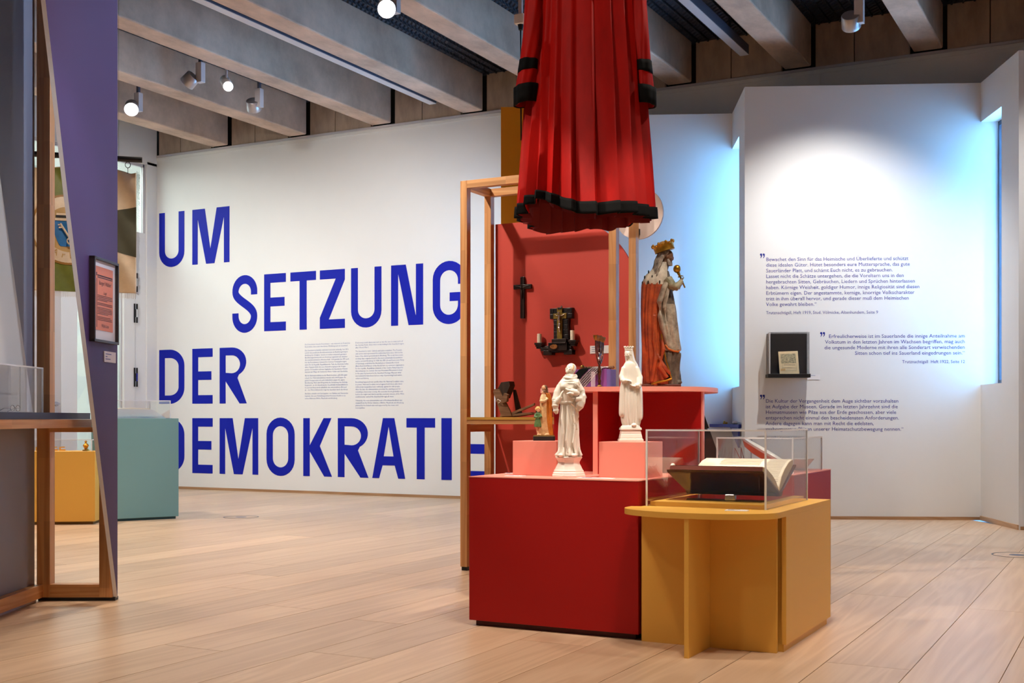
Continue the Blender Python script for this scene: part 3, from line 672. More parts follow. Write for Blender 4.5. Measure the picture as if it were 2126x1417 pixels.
def leafstrip(pts, off):
    mb = MB(); R = [[(x_, y_, z_+off) for x_ in (xa+.01, xb-.01)] for y_, z_ in pts]; return mb.rings(R, closed=False)
pg = mat('printed_page', rgb(238, 228, 206), .8)
obj('open_page', leafstrip(far[1:6], .0012), pg, rb); obj('open_page', leafstrip(near[1:6], .0012), pg, rb)
inkm = mat('book_ink', rgb(170, 152, 126), .8)
for i in range(17):                                   # printed lines on the far page
    u = .06+i*.05; p = cat1([[a, b] for a, b in far[1:6]], u)
    q = cat1([[a, b] for a, b in far[1:6]], u+.012)
    if i < 7: obj('printed_line', MB().rings([[(x_, p[0], p[1]+.0022) for x_ in (-.10, .08)], [(x_, q[0], q[1]+.0022) for x_ in (-.10, .08)]], closed=False), inkm, rb)
    obj('printed_line', MB().rings([[(x_, p[0], p[1]+.0022) for x_ in (.105, .185)], [(x_, q[0], q[1]+.0022) for x_ in (.105, .185)]], closed=False), inkm, rb)
ft = MB().prism([(-.19, .700), (-.03, .605), (-.02, .612), (-.17, .712)], xa-.012, xa+.0, 'x'); obj('loose_leaves', ft, M['paper'], rb)
r = thing('book_cradle', 'clear acrylic cradle holding up the open folio', 'book stand', (-1.535, 4.95, ZY+.018))
obj('cradle_front', MB().prism([(-.27, .117), (-.27, 0), (-.264, 0), (-.264, .112), (-.02, .013), (-.02, .019)], -.19, .19, 'x'), [M['acryl']], r)
obj('cradle_back', MB().prism([(.25, .128), (.25, 0), (.244, 0), (.244, .122), (.02, .013), (.02, .019)], -.19, .19, 'x'), [M['acryl']], r)
obj('cradle_base', MB().box(-.20, .20, -.275, .255, 0, .004), [M['acryl'], M['acryl_edge']], r)
r = thing('steel_weight', 'small shiny steel block lying under the open folio', 'weight', (-1.48, 4.74, ZY+.023))
obj('block', MB().box(-.022, .022, -.012, .012, 0, .026), M['chrome'], r, bevel=.005)
card('label_card', 'white label card lying on the yellow table before the case', (-1.38, 4.50, ZY), .085, .05, .1)
card('label_card', 'white label card on the red plinth edge before the Madonna', (-2.03, 4.64, ZR), .16, .04, 0)
card('label_card', 'white label card on the red plinth beside the monk statue', (-2.42, 4.66, ZR), .09, .04, 0)
card('label_card', 'white label card at the left edge of the red plinth', (-2.545, 4.86, ZR), .06, .04, .2)

# ---- second case with the plate
case('display_case', 'smaller clear acrylic case with the plate on the rear red plinth', -1.76, -1.40, 5.42, 5.98, ZR, .812)
r = thing('ceramic_plate', 'white oval plate with orange back tilted on a wire stand', 'plate', (-1.64, 5.66, ZR))
pm = MB(); R = []
for rr, dz in ((.10, -.002), (.17, .0), (.215, .018), (.222, .022), (.215, .012), (.165, -.012), (.09, -.02), (.02, -.02)):
    R.append([(rr*.55*math.cos(2*PI*k/48), rr*.55*math.sin(2*PI*k/48), dz) for k in range(48)])
pm.rings(R[:5], 0, cap=False); pm.rings(R[4:]+[[(.0005*math.cos(2*PI*k/48), .0005*math.sin(2*PI*k/48), -.02) for k in range(48)]], 1, cap=False); pm.rings([R[0], [(0.0005*math.cos(2*PI*k/48), .0005*math.sin(2*PI*k/48), -.002) for k in range(48)]], 0, cap=False)
pm.move(Matrix.Translation((0.03, 0, .082)) @ Matrix.Rotation(math.radians(30), 4, 'Y') @ Matrix.Rotation(math.radians(-6), 4, 'X'))
obj('dish', pm, [mat('white_glaze', rgb(236, 238, 238), .25), mat('orange_glaze', rgb(206, 110, 66), .35)], r, smooth=60)
obj('stand', MB().tube([(-.09, -.05, 0), (-.09, -.05, .11), (-.06, 0, .02), (.05, 0, .004)], .0022, 8).tube([(-.09, .05, 0), (-.09, .05, .11), (-.06, .03, .02), (.05, .03, .004)], .0022, 8), mat('copper_wire', rgb(190, 120, 110), .3, .8), r)
r = thing('porcelain_dish', 'pale flat dish lying beside the plate in the rear case', 'dish', (-1.475, 5.85, ZR))
obj('dish', MB().lathe([(.03, .0), (.03, .012), (.06, .05), (.065, .056), (.06, .056), (.03, .02), (.004, .018)], n=32, sy=1.4), M['porcelain'], r, smooth=40)

# ---- timber display frame with the red backdrop
r = thing('timber_display_unit', 'open timber frame with shelf and red arched backdrop behind the statues', 'display frame', (-3.08, 6.36, 0))
c0 = (-3.08, 6.36); zr = Matrix.Translation((-c0[0], -c0[1], 0))
XA, XB, YA, YB, ZF = -3.582, -2.585, 6.185, 6.525, 2.305; PT = .045
def post(x0, y0): obj('post', MB().box(0, PT, 0, PT, .022, ZF-.0), M['pine_z'], r, bevel=.001, loc=(x0-c0[0], y0-c0[1], 0)); obj('foot', MB().box(.006, PT-.006, .006, PT-.006, 0, .022), M['black'], r, loc=(x0-c0[0], y0-c0[1], 0))
for x_ in (XA, XB-PT):
    for y_ in (YA, YB-PT): post(x_, y_)
def rail(x0, x1, y0, y1, z0, z1, ax): obj('rail', MB().box(x0, x1, y0, y1, z0, z1).move(zr), M['pine_'+ax], r, bevel=.001)
for y_ in (YA, YB-PT): rail(XA+PT, XB-PT, y_, y_+PT, ZF-PT, ZF, 'x')
for x_ in (XA, XB-PT):
    rail(x_, x_+PT, YA+PT, YB-PT, ZF-PT, ZF, 'y'); rail(x_, x_+PT, YA+PT, YB-PT, .03, .075, 'y'); rail(x_, x_+PT, YA+PT, YB-PT, .82, .865, 'y')
rail(XA+PT, XB-PT, YA, YA+PT, .866, .892, 'x'); rail(XA+PT, XB-PT, YB-PT, YB, .03, .075, 'x')
obj('shelf_board', MB().box(XA+PT, XB-PT, YA-.004, YB-PT, .892, .907).move(zr), mat('shelf_yellow', rgb(196, 148, 62), .5), r)
out = [(XA+.052, .03), (XB-.005, .03)]+arc2(XB-.505, 2.093-.5, .5, .5, 0, 90, 28)+[(XA+.052, 2.093)]
obj('backdrop_panel', MB().prism(out, 6.527, 6.545, 'y').move(zr), mat('backdrop_red', rgb(198, 70, 58), .5, spec=.45), r)
obj('round_panel', MB().prism([(p[0], p[1]) for p in arc2(-2.60, 2.092, .15, .15, 0, 360, 64)[:-1]], 6.56, 6.575, 'y').move(zr), M['beige'], r)
obj('round_panel_bracket', MB().box(-2.61, -2.59, 6.50, 6.56, 1.97, 2.0).move(zr), M['black'], r)

# ---- tall ochre panel and the black wedge behind
D_ = 7.95
r = thing('ochre_screen', 'tall plain ochre panel standing behind the timber frame', 'panel', LD(.175, D_), TH)
z1 = .9+(868-222)/2502*D_
obj('board', MB().box(-.248, .248, 0, .022, 0, z1), M['ochre'], r, bevel=.001)
obj('foot', MB().box(-.2, .2, -.12, .16, 0, .02), M['black'], r)
D_ = 6.75; k = D_/2502
r = thing('black_wedge_screen', 'black slanted wedge panel rising behind the red table', 'panel', LD((1456-1063)*k, D_), TH)
obj('board', MB().prism([(-.02, 0), (.34, 0), (.012, .9+(868-855)*k), (-.02, .9+(868-852)*k)], 0, .02, 'y'), M['black'], r)

# ---- left display wall: timber frame, grey panels, slanted violet panel and shelf
r = thing('exhibit_partition', 'timber and panel partition with slanted violet board at the left edge', 'partition', LD(-2.15, 5.94), TH)
o_ = (-2.15, 5.94)
def lb(name, l0, l1, d0, d1, z0, z1, m, bev=.001): return obj(name, MB().box(l0-o_[0], l1-o_[0], d0-o_[1], d1-o_[1], z0, z1), m, r, bevel=bev)
lb('post', -2.345, -2.28, 5.945, 6.01, .017, 3.3, M['pine_z']); lb('post', -2.037, -1.973, 5.945, 6.01, .017, .855, M['pine_z'])
lb('rail', -2.28, -2.037, 5.945, 6.01, .017, .081, M['pine_x']); lb('rail', -2.28, -2.037, 5.945, 6.01, .832, .856, M['pine_x'])
lb('base_rail', -2.36, -2.315, 3.9, 5.945, .017, .081, M['pine_y']); lb('foot', -2.34, -1.96, 5.95, 6.0, 0, .017, M['black'])
lb('foot', -2.35, -2.33, 3.95, 5.9, 0, .017, M['track'])
lb('grey_panel', -2.375, -2.355, 3.8, 5.945, .081, 3.3, M['greypanel'])
obj('pale_panel', MB().prism([(3.8-o_[1], .08), (6.0-.02-o_[1]-.02, .60), (5.81-o_[1], 1.15), (5.20-o_[1], 2.86), (4.9-o_[1], 3.3), (3.8-o_[1], 3.3)][0:0]+[(3.9-o_[1], .93), (5.89-o_[1], .93), (5.555-o_[1], 1.89), (5.05-o_[1], 3.3), (3.9-o_[1], 3.3)], -2.354-o_[0], -2.342-o_[0], 'x'), M['palepanel'], r)
lb('shelf_board', -2.352, -2.075, 4.2, 5.93, .896, .926, M['navy'])
lb('shelf_edge', -2.352, -2.07, 4.2, 5.935, .856, .895, M['pine_y'])
va_ = math.radians(2.7)
vp = empty('violet_pivot'); bpy.data.objects.remove(vp)
vb_ = MB().prism([(0, .015), (0, 3.35), (-1.026, 3.35), (-.822, 2.683), (-.585, 1.872)], -.02, 0, 'x', 0)
vm = Matrix.Translation((-1.951-o_[0], 5.96-o_[1], 0)) @ Matrix.Rotation(-va_, 4, 'Z')
vb_.m = [0]*len(vb_.m)
for i in range(len(vb_.f)):                               # the sawn slanted edge is pale
    ys = [vb_.v[q] for q in vb_.f[i]]
    if i >= 2 and i in (5, 6, 4): vb_.m[i] = 1
obj('violet_board', vb_.move(vm), [M['purple'], M['card']], r)
# framed poster hanging on the violet board
pr = thing('framed_poster', 'dark framed salmon election leaflet hanging on the violet board', 'framed poster', LD(-1.951, 5.96), TH-va_)
fz0, fz1, y0_, y1_ = 1.259, 1.657, -.353, -.050; dk = mat('frame_dark', rgb(44, 32, 30), .35)
F_ = lambda *a: MB().box(*a)
for a in ((0, .027, y0_, y0_+.012, fz0, fz1), (0, .027, y1_-.012, y1_, fz0, fz1), (0, .027, y0_, y1_, fz0, fz0+.012), (0, .027, y0_, y1_, fz1-.012, fz1)): obj('frame_bar', F_(*a), dk, pr, bevel=.001)
obj('mount', F_(.004, .012, y0_+.01, y1_-.01, fz0+.01, fz1-.01), M['card'], pr)
obj('leaflet', F_(.012, .0135, y0_+.042, y1_-.045, fz0+.058, fz1-.04), mat('salmon_paper', rgb(232, 140, 112), .7), pr)
pi = mat('leaflet_ink', rgb(66, 40, 52), .7)
def ptxt(body, yc, zc, size, wd):
    me = text_mesh(body, size, 'CENTER', 2); xs = [v.co.x for v in me.vertices]; k = wd/max(max(xs)-min(xs), .001)
    mb = MB(); mb.add([(.0142, yc+v.co.x*k, zc+v.co.y) for v in me.vertices], [tuple(p.vertices) for p in me.polygons]); obj('printed_text', mb, pi, pr)
yc = (y0_+y1_)/2+.008
ptxt('Bürger! Wähler!', yc, 1.532, .028, .15); ptxt('Lüge!', yc, 1.490, .02, .04)
ptxt('Wählt Liste', yc, 1.333, .022, .09)
obj('printed_rule', F_(.0136, .0142, y0_+.066, y1_-.055, 1.572, 1.578).box(.0136, .0142, y0_+.066, y1_-.055, 1.564, 1.568), pi, pr)
obj('printed_rule', F_(.0136, .0142, y0_+.055, y0_+.060, 1.330, 1.560), pi, pr)
obj('corner_ornament', F_(.0136, .0142, y0_+.050, y0_+.060, 1.572, 1.588), pi, pr)
for i in range(17):
    if i in (4, 7, 13): continue
    a = random.uniform(0, .01) if i in (3, 8, 14, 15) else 0
    obj('printed_line', F_(.0136, .0142, y0_+.068, y1_-.058-a*3-(.05 if i in (3, 12) else 0), 1.480-i*.0072, 1.4825-i*.0072), pi, pr)
obj('glazing', F_(.020, .022, y0_+.012, y1_-.012, fz0+.012, fz1-.012), clear_mat('matte_glazing', (.98, .98, .98, 1), 1.35, .25), pr)
cr = thing('label_card', 'small white label card under the framed leaflet on the violet board', 'label card', LD(-1.951, 5.96), TH-va_)
obj('card', F_(0, .004, -.178, -.032, 1.171, 1.223), M['card'], cr)
for i, wd in enumerate((.07, .02, .06)): obj('printed_line', F_(.004, .0045, -.162, -.162+wd, 1.208-i*.012, 1.212-i*.012), M['inkpale'], cr)
case('display_case', 'clear acrylic case on the navy shelf at the left edge', -2.335, -2.225, 4.4, 5.72, .926, 1.14, LD(0, 0), TH)
rr = thing('reading_glasses', 'small metal rimmed spectacles lying in the left case', 'glasses', LD(-2.275, 5.50, .926), TH)
g = MB()
for q in (-.03, .03): g.tube([(.008+0*q, q+.022*math.cos(a), .020+.014*math.sin(a)) for a in [2*PI*i/16 for i in range(17)]], .0015, 6)
g.tube([(.008, -.008, .024), (.008, .008, .024)], .0015, 6).tube([(.008, -.052, .02), (-.02, -.055, .02), (-.05, -.05, .005)], .0014, 6).tube([(.008, .052, .02), (-.02, .055, .02), (-.05, .05, .005)], .0014, 6)
obj('wire_rim', g, M['chrome'], rr)
for q in (-.03, .03): obj('glass_lens', MB().prism([(q+.021*math.cos(a), .020+.013*math.sin(a)) for a in [2*PI*i/16 for i in range(16)]], .0075, .0085, 'x'), M['acryl'], rr)

# ---- small ochre plinth and teal plinth in the background
r = thing('ochre_plinth', 'small ochre plinth seen through the timber frame at left', 'plinth', (-8.12, 7.62, 0), 0)
A_ = math.radians(35)
rz_ = Matrix.Rotation(A_, 4, 'Z')
r.location = (-7.885, 7.43, 0); r.rotation_euler = (0, 0, A_)
obj('body', MB().box(-.9, 0, 0, .33, .025, .62), M['yellow'], r, bevel=.002)
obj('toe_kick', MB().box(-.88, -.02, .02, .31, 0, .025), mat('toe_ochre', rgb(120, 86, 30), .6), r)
case('display_case', 'low clear case with a gilt object on the small ochre plinth', -.88, -.03, .02, .31, .62, .72, (-7.885, 7.43, 0), A_)
rr = thing('gilt_ornament', 'small gilt figure in the low case on the ochre plinth', 'figurine', (-7.885, 7.43, .62), A_)
obj('figure', MB().lathe([(.03, 0), (.028, .01), (.012, .018), (.02, .035), (.026, .048), (.014, .062), (.006, .07), (.012, .08), (.002, .09)], (-.11, .16, 0), 20), M['gold'], rr, smooth=50)
rr = thing('carved_letters', 'row of small yellow carved letters in the low case', 'sign', (-7.885, 7.43, .62), A_)
for i in range(9): obj('carved_letter', MB().box(-.86+i*.065, -.81+i*.065, .20, .215, 0, .014).box(-.86+i*.065, -.848+i*.065, .20, .215, .014, .034).box(-.845+i*.065, -.815+i*.065, .20, .215, .026, .036), M['yellow'], rr)
A2 = math.atan2(8.204-7.729, -7.672+7.926)
r = thing('teal_plinth', 'teal plinth carrying an open book in front of the letter wall', 'plinth', (-7.672, 8.204, 0), A2)
obj('body', MB().box(-.58, 0, 0, .7, .022, .9), M['teal'], r, bevel=.002)
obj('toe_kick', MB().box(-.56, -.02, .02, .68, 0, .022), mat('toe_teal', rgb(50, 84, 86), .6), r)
case('display_case', 'clear low case over the book on the teal plinth', -.55, -.06, .04, .62, .9, 1.06, (-7.672, 8.204, 0), A2)
r = thing('open_book', 'pale open book on a wedge in the teal plinth case', 'book', (-7.672, 8.204, .9), A2)
ws_ = MB().prism([(-.53, 0), (-.08, 0), (-.20, .078), (-.53, .078)], .10, .50, 'y'); ws_.m[3] = 1
obj('wedge_stand', ws_, [M['card'], mat('tan_board', rgb(150, 100, 74), .6)], r)
obj('page_block', MB().prism([(-.52, .079), (-.21, .079), (-.22, .088), (-.36, .096), (-.51, .088)], .13, .47, 'y'), M['paper'], r)
obj('cover', MB().box(-.53, -.19, .11, .49, .0782, .0795), M['card'], r)

# ---- corner shelf on the sawtooth wall
pa = bayp(0)+sd*SD
r = thing('corner_shelf', 'deep blue corner shelf with gusset on the white sawtooth wall', 'shelf', (pa.x, pa.y, 0), SA)
obj('shelf_board', MB().prism([(-.22, -.004), (-.004, -.004), (-.004, -.72), (-.03, -.74)], .815, .845), M['blue'], r)
obj('gusset', MB().prism([(-.70, .815), (-.05, .815), (-.70, .63)], -.03, -.01, 'x'), M['blue'], r)
r = thing('brass_figure', 'tiny gold figure on the blue corner shelf', 'figurine', (pa.x, pa.y, .845), SA)
obj('figure', MB().lathe([(.015, 0), (.016, .008), (.008, .018), (.011, .026), (.002, .034)], (-.10, -.22, 0), 16).ball((-.080, -.22, .010), .011), M['gold'], r, smooth=50)
r = thing('white_soapbox', 'small white box on the blue corner shelf', 'box', (pa.x, pa.y, .845), SA)
obj('box', MB().box(-.055, -.02, -.56, -.47, .006, .030), M['card'], r, bevel=.006); obj('tray', MB().box(-.058, -.016, -.57, -.46, 0, .006), M['black'], r)

# ---- glazed wall box with the booklet
p1 = bayp(1)
r = thing('wall_vitrine', 'black backed glass box with booklet hanging on the quotation wall', 'display case', (p1.x, p1.y, 0), SA)
s0, s1, zb, zt = .195, .548, 1.262, 1.655
obj('back_board', MB().box(s0, s1, -.010, -.002, zb, zt), M['black'], r)
obj('ledge', MB().box(s0-.012, s1+.004, -.17, -.002, zb-.002, zb+.030), M['black'], r, bevel=.002)
for a in ((s0, s0+.006, -.16, -.012, zb+.03, zt), (s1-.006, s1, -.16, -.012, zb+.03, zt), (s0+.006, s1-.006, -.16, -.154, zb+.03, zt), (s0, s1, -.16, -.012, zt, zt+.006)):
    mb = MB().box(*a); obj('pane', mb, M['acryl'], r)
for x_ in (s0, s1-.006): obj('pane_rim', MB().box(x_, x_+.006, -.166, -.16, zb+.03, zt), M['acryl_edge'], r)
r = thing('old_booklet', 'yellowed printed booklet leaning in the black wall box', 'booklet', (p1.x+sd.x*.385-sn.x*.07, p1.y+sd.y*.385-sn.y*.07, zb+.031), SA)
tl = Matrix.Rotation(math.radians(-12), 4, 'X') @ Matrix.Rotation(math.radians(-2), 4, 'Y')
obj('page_block', MB().box(-.085, .085, 0, .010, 0, .208).move(tl), M['paper'], r)
wc_ = mat('woodcut_print', rgb(214, 196, 150), .8, noise=1, nscale=95, col2=rgb(70, 66, 54))
obj('cover', MB().box(-.086, .086, -.002, 0, 0, .209).move(tl), mat('buff_cover', rgb(232, 206, 158), .8, noise=.12, nscale=25), r)
obj('printed_picture', MB().box(-.068, .064, -.0026, -.002, .098, .186).move(tl), wc_, r)
obj('printed_frame', MB().box(-.062, .064, -.0026, -.002, .032, .0335).box(-.062, -.0605, -.0026, -.002, .032, .098).box(.0625, .064, -.0026, -.002, .032, .098).box(-.05, .05, -.0026, -.002, .078, .084).box(-.02, .02, -.0026, -.002, .052, .055), inkm, r)
obj('paper_patch', MB().box(-.075, -.035, -.003, -.002, .03, .05).move(tl), mat('tape_brown', rgb(206, 160, 96), .6), r)
card('label_card', 'white label card beside the black wall box', (p1.x+sd.x*.608, p1.y+sd.y*.608, 1.268), .115, .045, SA, 2, up=True).location = (p1.x+sd.x*.608-sn.x*.004, p1.y+sd.y*.608-sn.y*.004, 1.268)

# ---- light tracks and lamps under the ceiling
def track(label, x, y0, y1, z=4.36, wd=.085):
    r = thing('light_track', label, 'light track', (x, (y0+y1)/2, z)); h = (y1-y0)/2
    obj('housing', MB().box(-wd/2, wd/2, -h, h, 0, .09), M['trackdark'], r); obj('diffuser', MB().box(-wd/2, wd/2, -h, h, -.006, 0), M['track'], r)
    for q in (-h*.9, h*.9): obj('hanger', MB().box(-.01, .01, q-.01, q+.01, .09, ZC+.02-z), M['black'], r)
track('long grey light track between the beams above the letter wall', -6.80, 1.0, 11.15, 4.30)
track('grey light track above the red gown', -4.02+.30, .5, 8.2, 4.36)
track('lilac lit grey light track right of the red gown', -3.36, 2.0, 11.2, 4.36)
def lamp_body(kind):
    root = empty('spot_lamp')
    if kind == 'disc':
        obj('stem', MB().box(-.012, .012, -.012, .012, .0, .16), M['alu'], root)
        obj('driver_box', MB().box(-.03, .03, -.03, .03, -.16, .0), M['track'], root, bevel=.002)
    return root
def spot_lamp(label, loc, aim, kind='disc', lit=True, top=4.5, group='track spot lamps under the ceiling'):
    r = thing('spot_lamp', label, 'lamp', loc, 0, group); L = loc[2]
    v = Vector(aim).normalized(); q = Vector((0, 0, -1)).rotation_difference(v).to_matrix().to_4x4()
    if kind == 'disc':
        obj('stem', MB().box(-.014, .014, -.014, .014, .09, top-L), M['trackdark'], r)
        obj('driver_box', MB().box(-.035, .035, -.03, .03, -.10, .09), M['track'], r, bevel=.003)
        off = Matrix.Translation(Vector((v.x*.05-.06, v.y*.05-.03, -.07)))
        h = MB().lathe([(.001, .055), (.066, .055), (.070, .05), (.074, -.05), (.070, -.056), (.067, -.05)], n=32).move(off @ q)
        hd = obj('lamp_head', h, M['alu'], r, smooth=40)
        obj('lens', MB().lathe([(.001, -.049), (.066, -.049), (.066, -.051), (.001, -.052)], n=32).move(off @ q), M['lens'] if lit else M['black'], r)
    else:
        obj('stem', MB().tube([(0, 0, .04), (0, 0, top-L)], .012, 10), M['track'], r)
        h = MB().lathe([(.001, .14), (.046, .14), (.05, .135), (.05, -.135), (.047, -.14), (.045, -.13)], n=32).move(q)
        obj('lamp_head', h, M['card'], r, smooth=40)
        obj('lens', MB().lathe([(.001, -.128), (.044, -.128), (.044, -.132), (.001, -.133)], n=32).move(q), M['lens'], r)
    return r
spot_lamp('round spot lamp shining towards the viewer at far left', (-9.20, 9.25, 4.17), (.55, -.62, -.55), top=4.72)
spot_lamp('tilted metal spot lamp beside the white tubular lamp', (-8.0, 8.85, 4.215), (-.75, -.1, -.62), top=4.72)
spot_lamp('white tubular spot lamp between the two metal lamps', (-8.0, 9.22, 4.20), (.62, -.55, -.42), 'tube', top=4.72)
spot_lamp('metal spot lamp aimed down and away, right of the tubular lamp', (-8.06, 9.79, 4.20), (-.3, .6, -.75), lit=False, top=4.72)
spot_lamp('silver spot lamp at the upper right above the quotation wall', (-1.94, 9.50, 4.05), (-.1, .75, -.65), lit=False, top=4.72)
spot_lamp('bright spot lamp at the top edge left of the red gown', (-5.24, 8.02, 4.20), (.5, -.75, -.45), top=4.315)
r = thing('hanging_cable', 'black cable hanging from a white plug box left of the red gown', 'cable', (-3.56, 7.55, 0))
pz = 0
D_ = 7.9; P = LD((1081-1063)/2502*D_, D_); r.location = (P[0], P[1], 0)
zc = .9+(868-45)/2502*D_
obj('plug_box', MB().box(-.035, .035, -.03, .03, zc-.02, zc+.045), M['card'], r, bevel=.006)
obj('socket', MB().lathe([(.014, zc-.055), (.020, zc-.02)], n=16), M['black'], r)
obj('wire', MB().tube([(0, 0, zc-.05), (.0, 0, zc-.35), (.004, 0, 2.72)], .005, 8), M['black'], r)
obj('ceiling_rod', MB().box(-.012, .012, -.012, .012, zc+.045, 4.72), M['track'], r)

# ---- floor sockets
for lab, px in (('round floor socket with ring in front of the letter wall', (-6.9, 8.2)), ('round floor socket at the right edge of the boards', (.0, 7.5))):
    if 'letter' in lab: D_ = 2502*.9/(1072.8-868); P = LD((500.5-1063)/2502*D_, D_)
    else: D_ = 2502*.9/(1151.5-868); P = LD((2112-1063)/2502*D_, D_)
    r = thing('floor_socket', lab, 'floor socket', (P[0], P[1], 0), 0, 'round floor sockets')
    obj('ring', MB().lathe([(.148, 0), (.155, .002), (.160, .0015), (.160, 0)], n=48), mat('socket_ring', rgb(110, 100, 96), .4, .4), r)
    obj('lid', MB().lathe([(.001, .0008), (.05, .001), (.05, 0)], n=32), mat('socket_lid', rgb(100, 104, 124), .4, .4), r)
    obj('inlay', MB().lathe([(.001, .0005), (.147, .0005), (.147, 0)], n=48), M['oak'], r)
# ================================================================== EXHIBITS
def px_scale(mb, k, start=0): return mb.move(Matrix.Scale(k, 4), start)
def aim(f, up=(0, 0, 1)):
    """matrix whose -Y axis looks along f"""
    y = -Vector(f).normalized(); x = y.cross(Vector(up)).normalized(); z = x.cross(y)
    return Matrix((x, y, z)).transposed()
def head(mb, c, r, f, up=(0, 0, 1), hair=False):
    R = aim(f, up); C = Vector(c)
    def b(p, s): mb.ball(tuple(C+R @ (Vector(p)*r)), s[0]*r, s[1]*r, s[2]*r, 18, R)
    b((0, .1, .12), (.86, .98, 1.0)); b((0, -.18, -.35), (.68, .74, .78)); b((0, -.62, -.86), (.30, .28, .24))
    b((0, -.86, -.10), (.13, .20, .32)); b((0, -.95, -.26), (.16, .13, .11))
    b((.30, -.74, .24), (.28, .10, .07)); b((-.30, -.74, .24), (.28, .10, .07))
    b((.40, -.60, -.20), (.26, .22, .24)); b((-.40, -.60, -.20), (.26, .22, .24)); b((0, -.84, -.54), (.22, .08, .07))
    b((.30, -.66, .05), (.20, .16, .17)); b((-.30, -.66, .05), (.20, .16, .17)); b((0, -.45, -.10), (.62, .42, .52)); b((.86, .08, -.08), (.10, .2, .28)); b((-.86, .08, -.08), (.10, .2, .28))
    return R, C
def eyes(c, r, f, up=(0,0,1)):
    R = aim(f, up); mb = MB()
    for s_ in (-1, 1): mb.ball(tuple(Vector(c)+R @ (Vector((s_*.31, -.80, .04))*r)), .13*r, .08*r, .07*r, 10, R)
    return mb
def hand(mb, wrist, d, n, s, curl=.5, thumb=1):
    """palm and five bent fingers; d = pointing, n = palm normal, s = length"""
    d = Vector(d).normalized(); n = Vector(n).normalized(); sd_ = d.cross(n).normalized(); W = Vector(wrist)
    R = Matrix((sd_, d, n)).transposed()
    mb.ball(tuple(W+d*s*.28), s*.22, s*.32, s*.10, 14, R)
    for i, (o, ln) in enumerate(((-.15, .46), (-.05, .52), (.05, .49), (.15, .38))):
        a = W+d*s*.50+sd_*s*o; b = a+(d*math.cos(curl*.6)+n*math.sin(curl*.6))*s*ln*.5; c = b+(d*math.cos(curl*1.7)+n*math.sin(curl*1.7))*s*ln*.5
        mb.tube([tuple(W+d*s*.3+sd_*s*o*.8), tuple(a), tuple(b), tuple(c)], [s*.055, s*.055, s*.05, s*.038], 8)
    a = W+d*s*.18+sd_*s*.2*thumb; b = a+(d*.6+sd_*.6*thumb+n*.3)*s*.2; c = b+(d*.8+n*.5)*s*.18
    mb.tube([tuple(W+d*s*.1), tuple(a), tuple(b), tuple(c)], [s*.07, s*.065, s*.055, s*.04], 8)

# ---- the red gown hanging from the ceiling
gw = thing('red_gown', 'long pleated red gown with black bands hanging from the ceiling', 'gown', LD(.340, 5.6, 0), TH)
GZ = 1.825
def gown_mat(name, c, c2, sh=0):
    m = mat(name, c, .6, spec=.15, noise=.5, nscale=3, stretch=(3, 3, .8), col2=c2, sheen=sh, bump=.2, bscale=260); return m
red_v = gown_mat('red_velvet', rgb(176, 10, 3), rgb(140, 6, 2), 0)
blk_v = mat('black_velvet', rgb(7, 7, 8), .8, spec=.15)
NP = 22
edges_px = None
def gown_pt(a, t, off=0.0, zadd=0.0):
    """t 0 at the hem, 1 at the waist"""
    hw = .302*(1-t)+.238*t; hd = .165*(1-t)**1.2+.095
    u = (a/(2*PI)*NP+.22*math.sin(3*a+1)+.12*t*math.sin(2*a)) % 1.0
    saw = (u/.86) if u < .86 else (1-u)/.14                 # long flat fold then a sharp step back
    depth = (.020*(1-t)+.026)*(saw-.5)
    rip = .010*(1-t)*math.sin(5*a+2)+.004*math.sin(11*a+5*t)
    m = 1+depth/.25+rip*1.2
    x_ = (hw+off)*m*math.cos(a); y_ = (hd+off)*m*math.sin(a)
    zz = GZ+t*1.04+zadd+(1-t)**3*(.014*math.sin(2*a+.6)+.010*math.sin(5*a)+(.045 if False else 0))
    # hem lifts in a scallop at the front left
    lf = max(0, math.cos(a-math.radians(222)))**18
    zz += (1-t)**6*.045*lf
    return (x_, y_, zz)
N_ = NP*14
mb = MB(); R = []
for i in range(41):
    t = i/40; R.append([gown_pt(2*PI*k/N_, t) for k in range(N_)])
mb.rings(R, cap=False)
sk = obj('skirt', mb, red_v, gw, smooth=70)
sm = sk.modifiers.new('thick', 'SOLIDIFY'); sm.thickness = .004; sm.offset = -1
mb = MB(); R = []
for i in range(5):
    t = -.004+.052*i/4; R.append([gown_pt(2*PI*k/N_, max(t, 0), .003, min(t, 0)) for k in range(N_)])
hb = obj('hem_band', mb.rings(R, cap=False), blk_v, gw, smooth=70); sm = hb.modifiers.new('thick', 'SOLIDIFY'); sm.thickness = .005; sm.offset = 1
mb = MB(); R = []
for i in range(9):                                          # loose lining inside, hanging a little lower
    t = i/8; R.append([tuple(v*q for v, q in zip(gown_pt(2*PI*k/N_, t*.35), (.93, .88, 1))) for k in range(N_)])
    R[-1] = [(p[0], p[1], p[2]-.016+.004*math.sin(k*.21)) for k, p in enumerate(R[-1])]
ln_ = obj('lining', mb.rings(R, cap=False), mat('dark_red_lining', rgb(120, 16, 12), .7), gw, smooth=70)
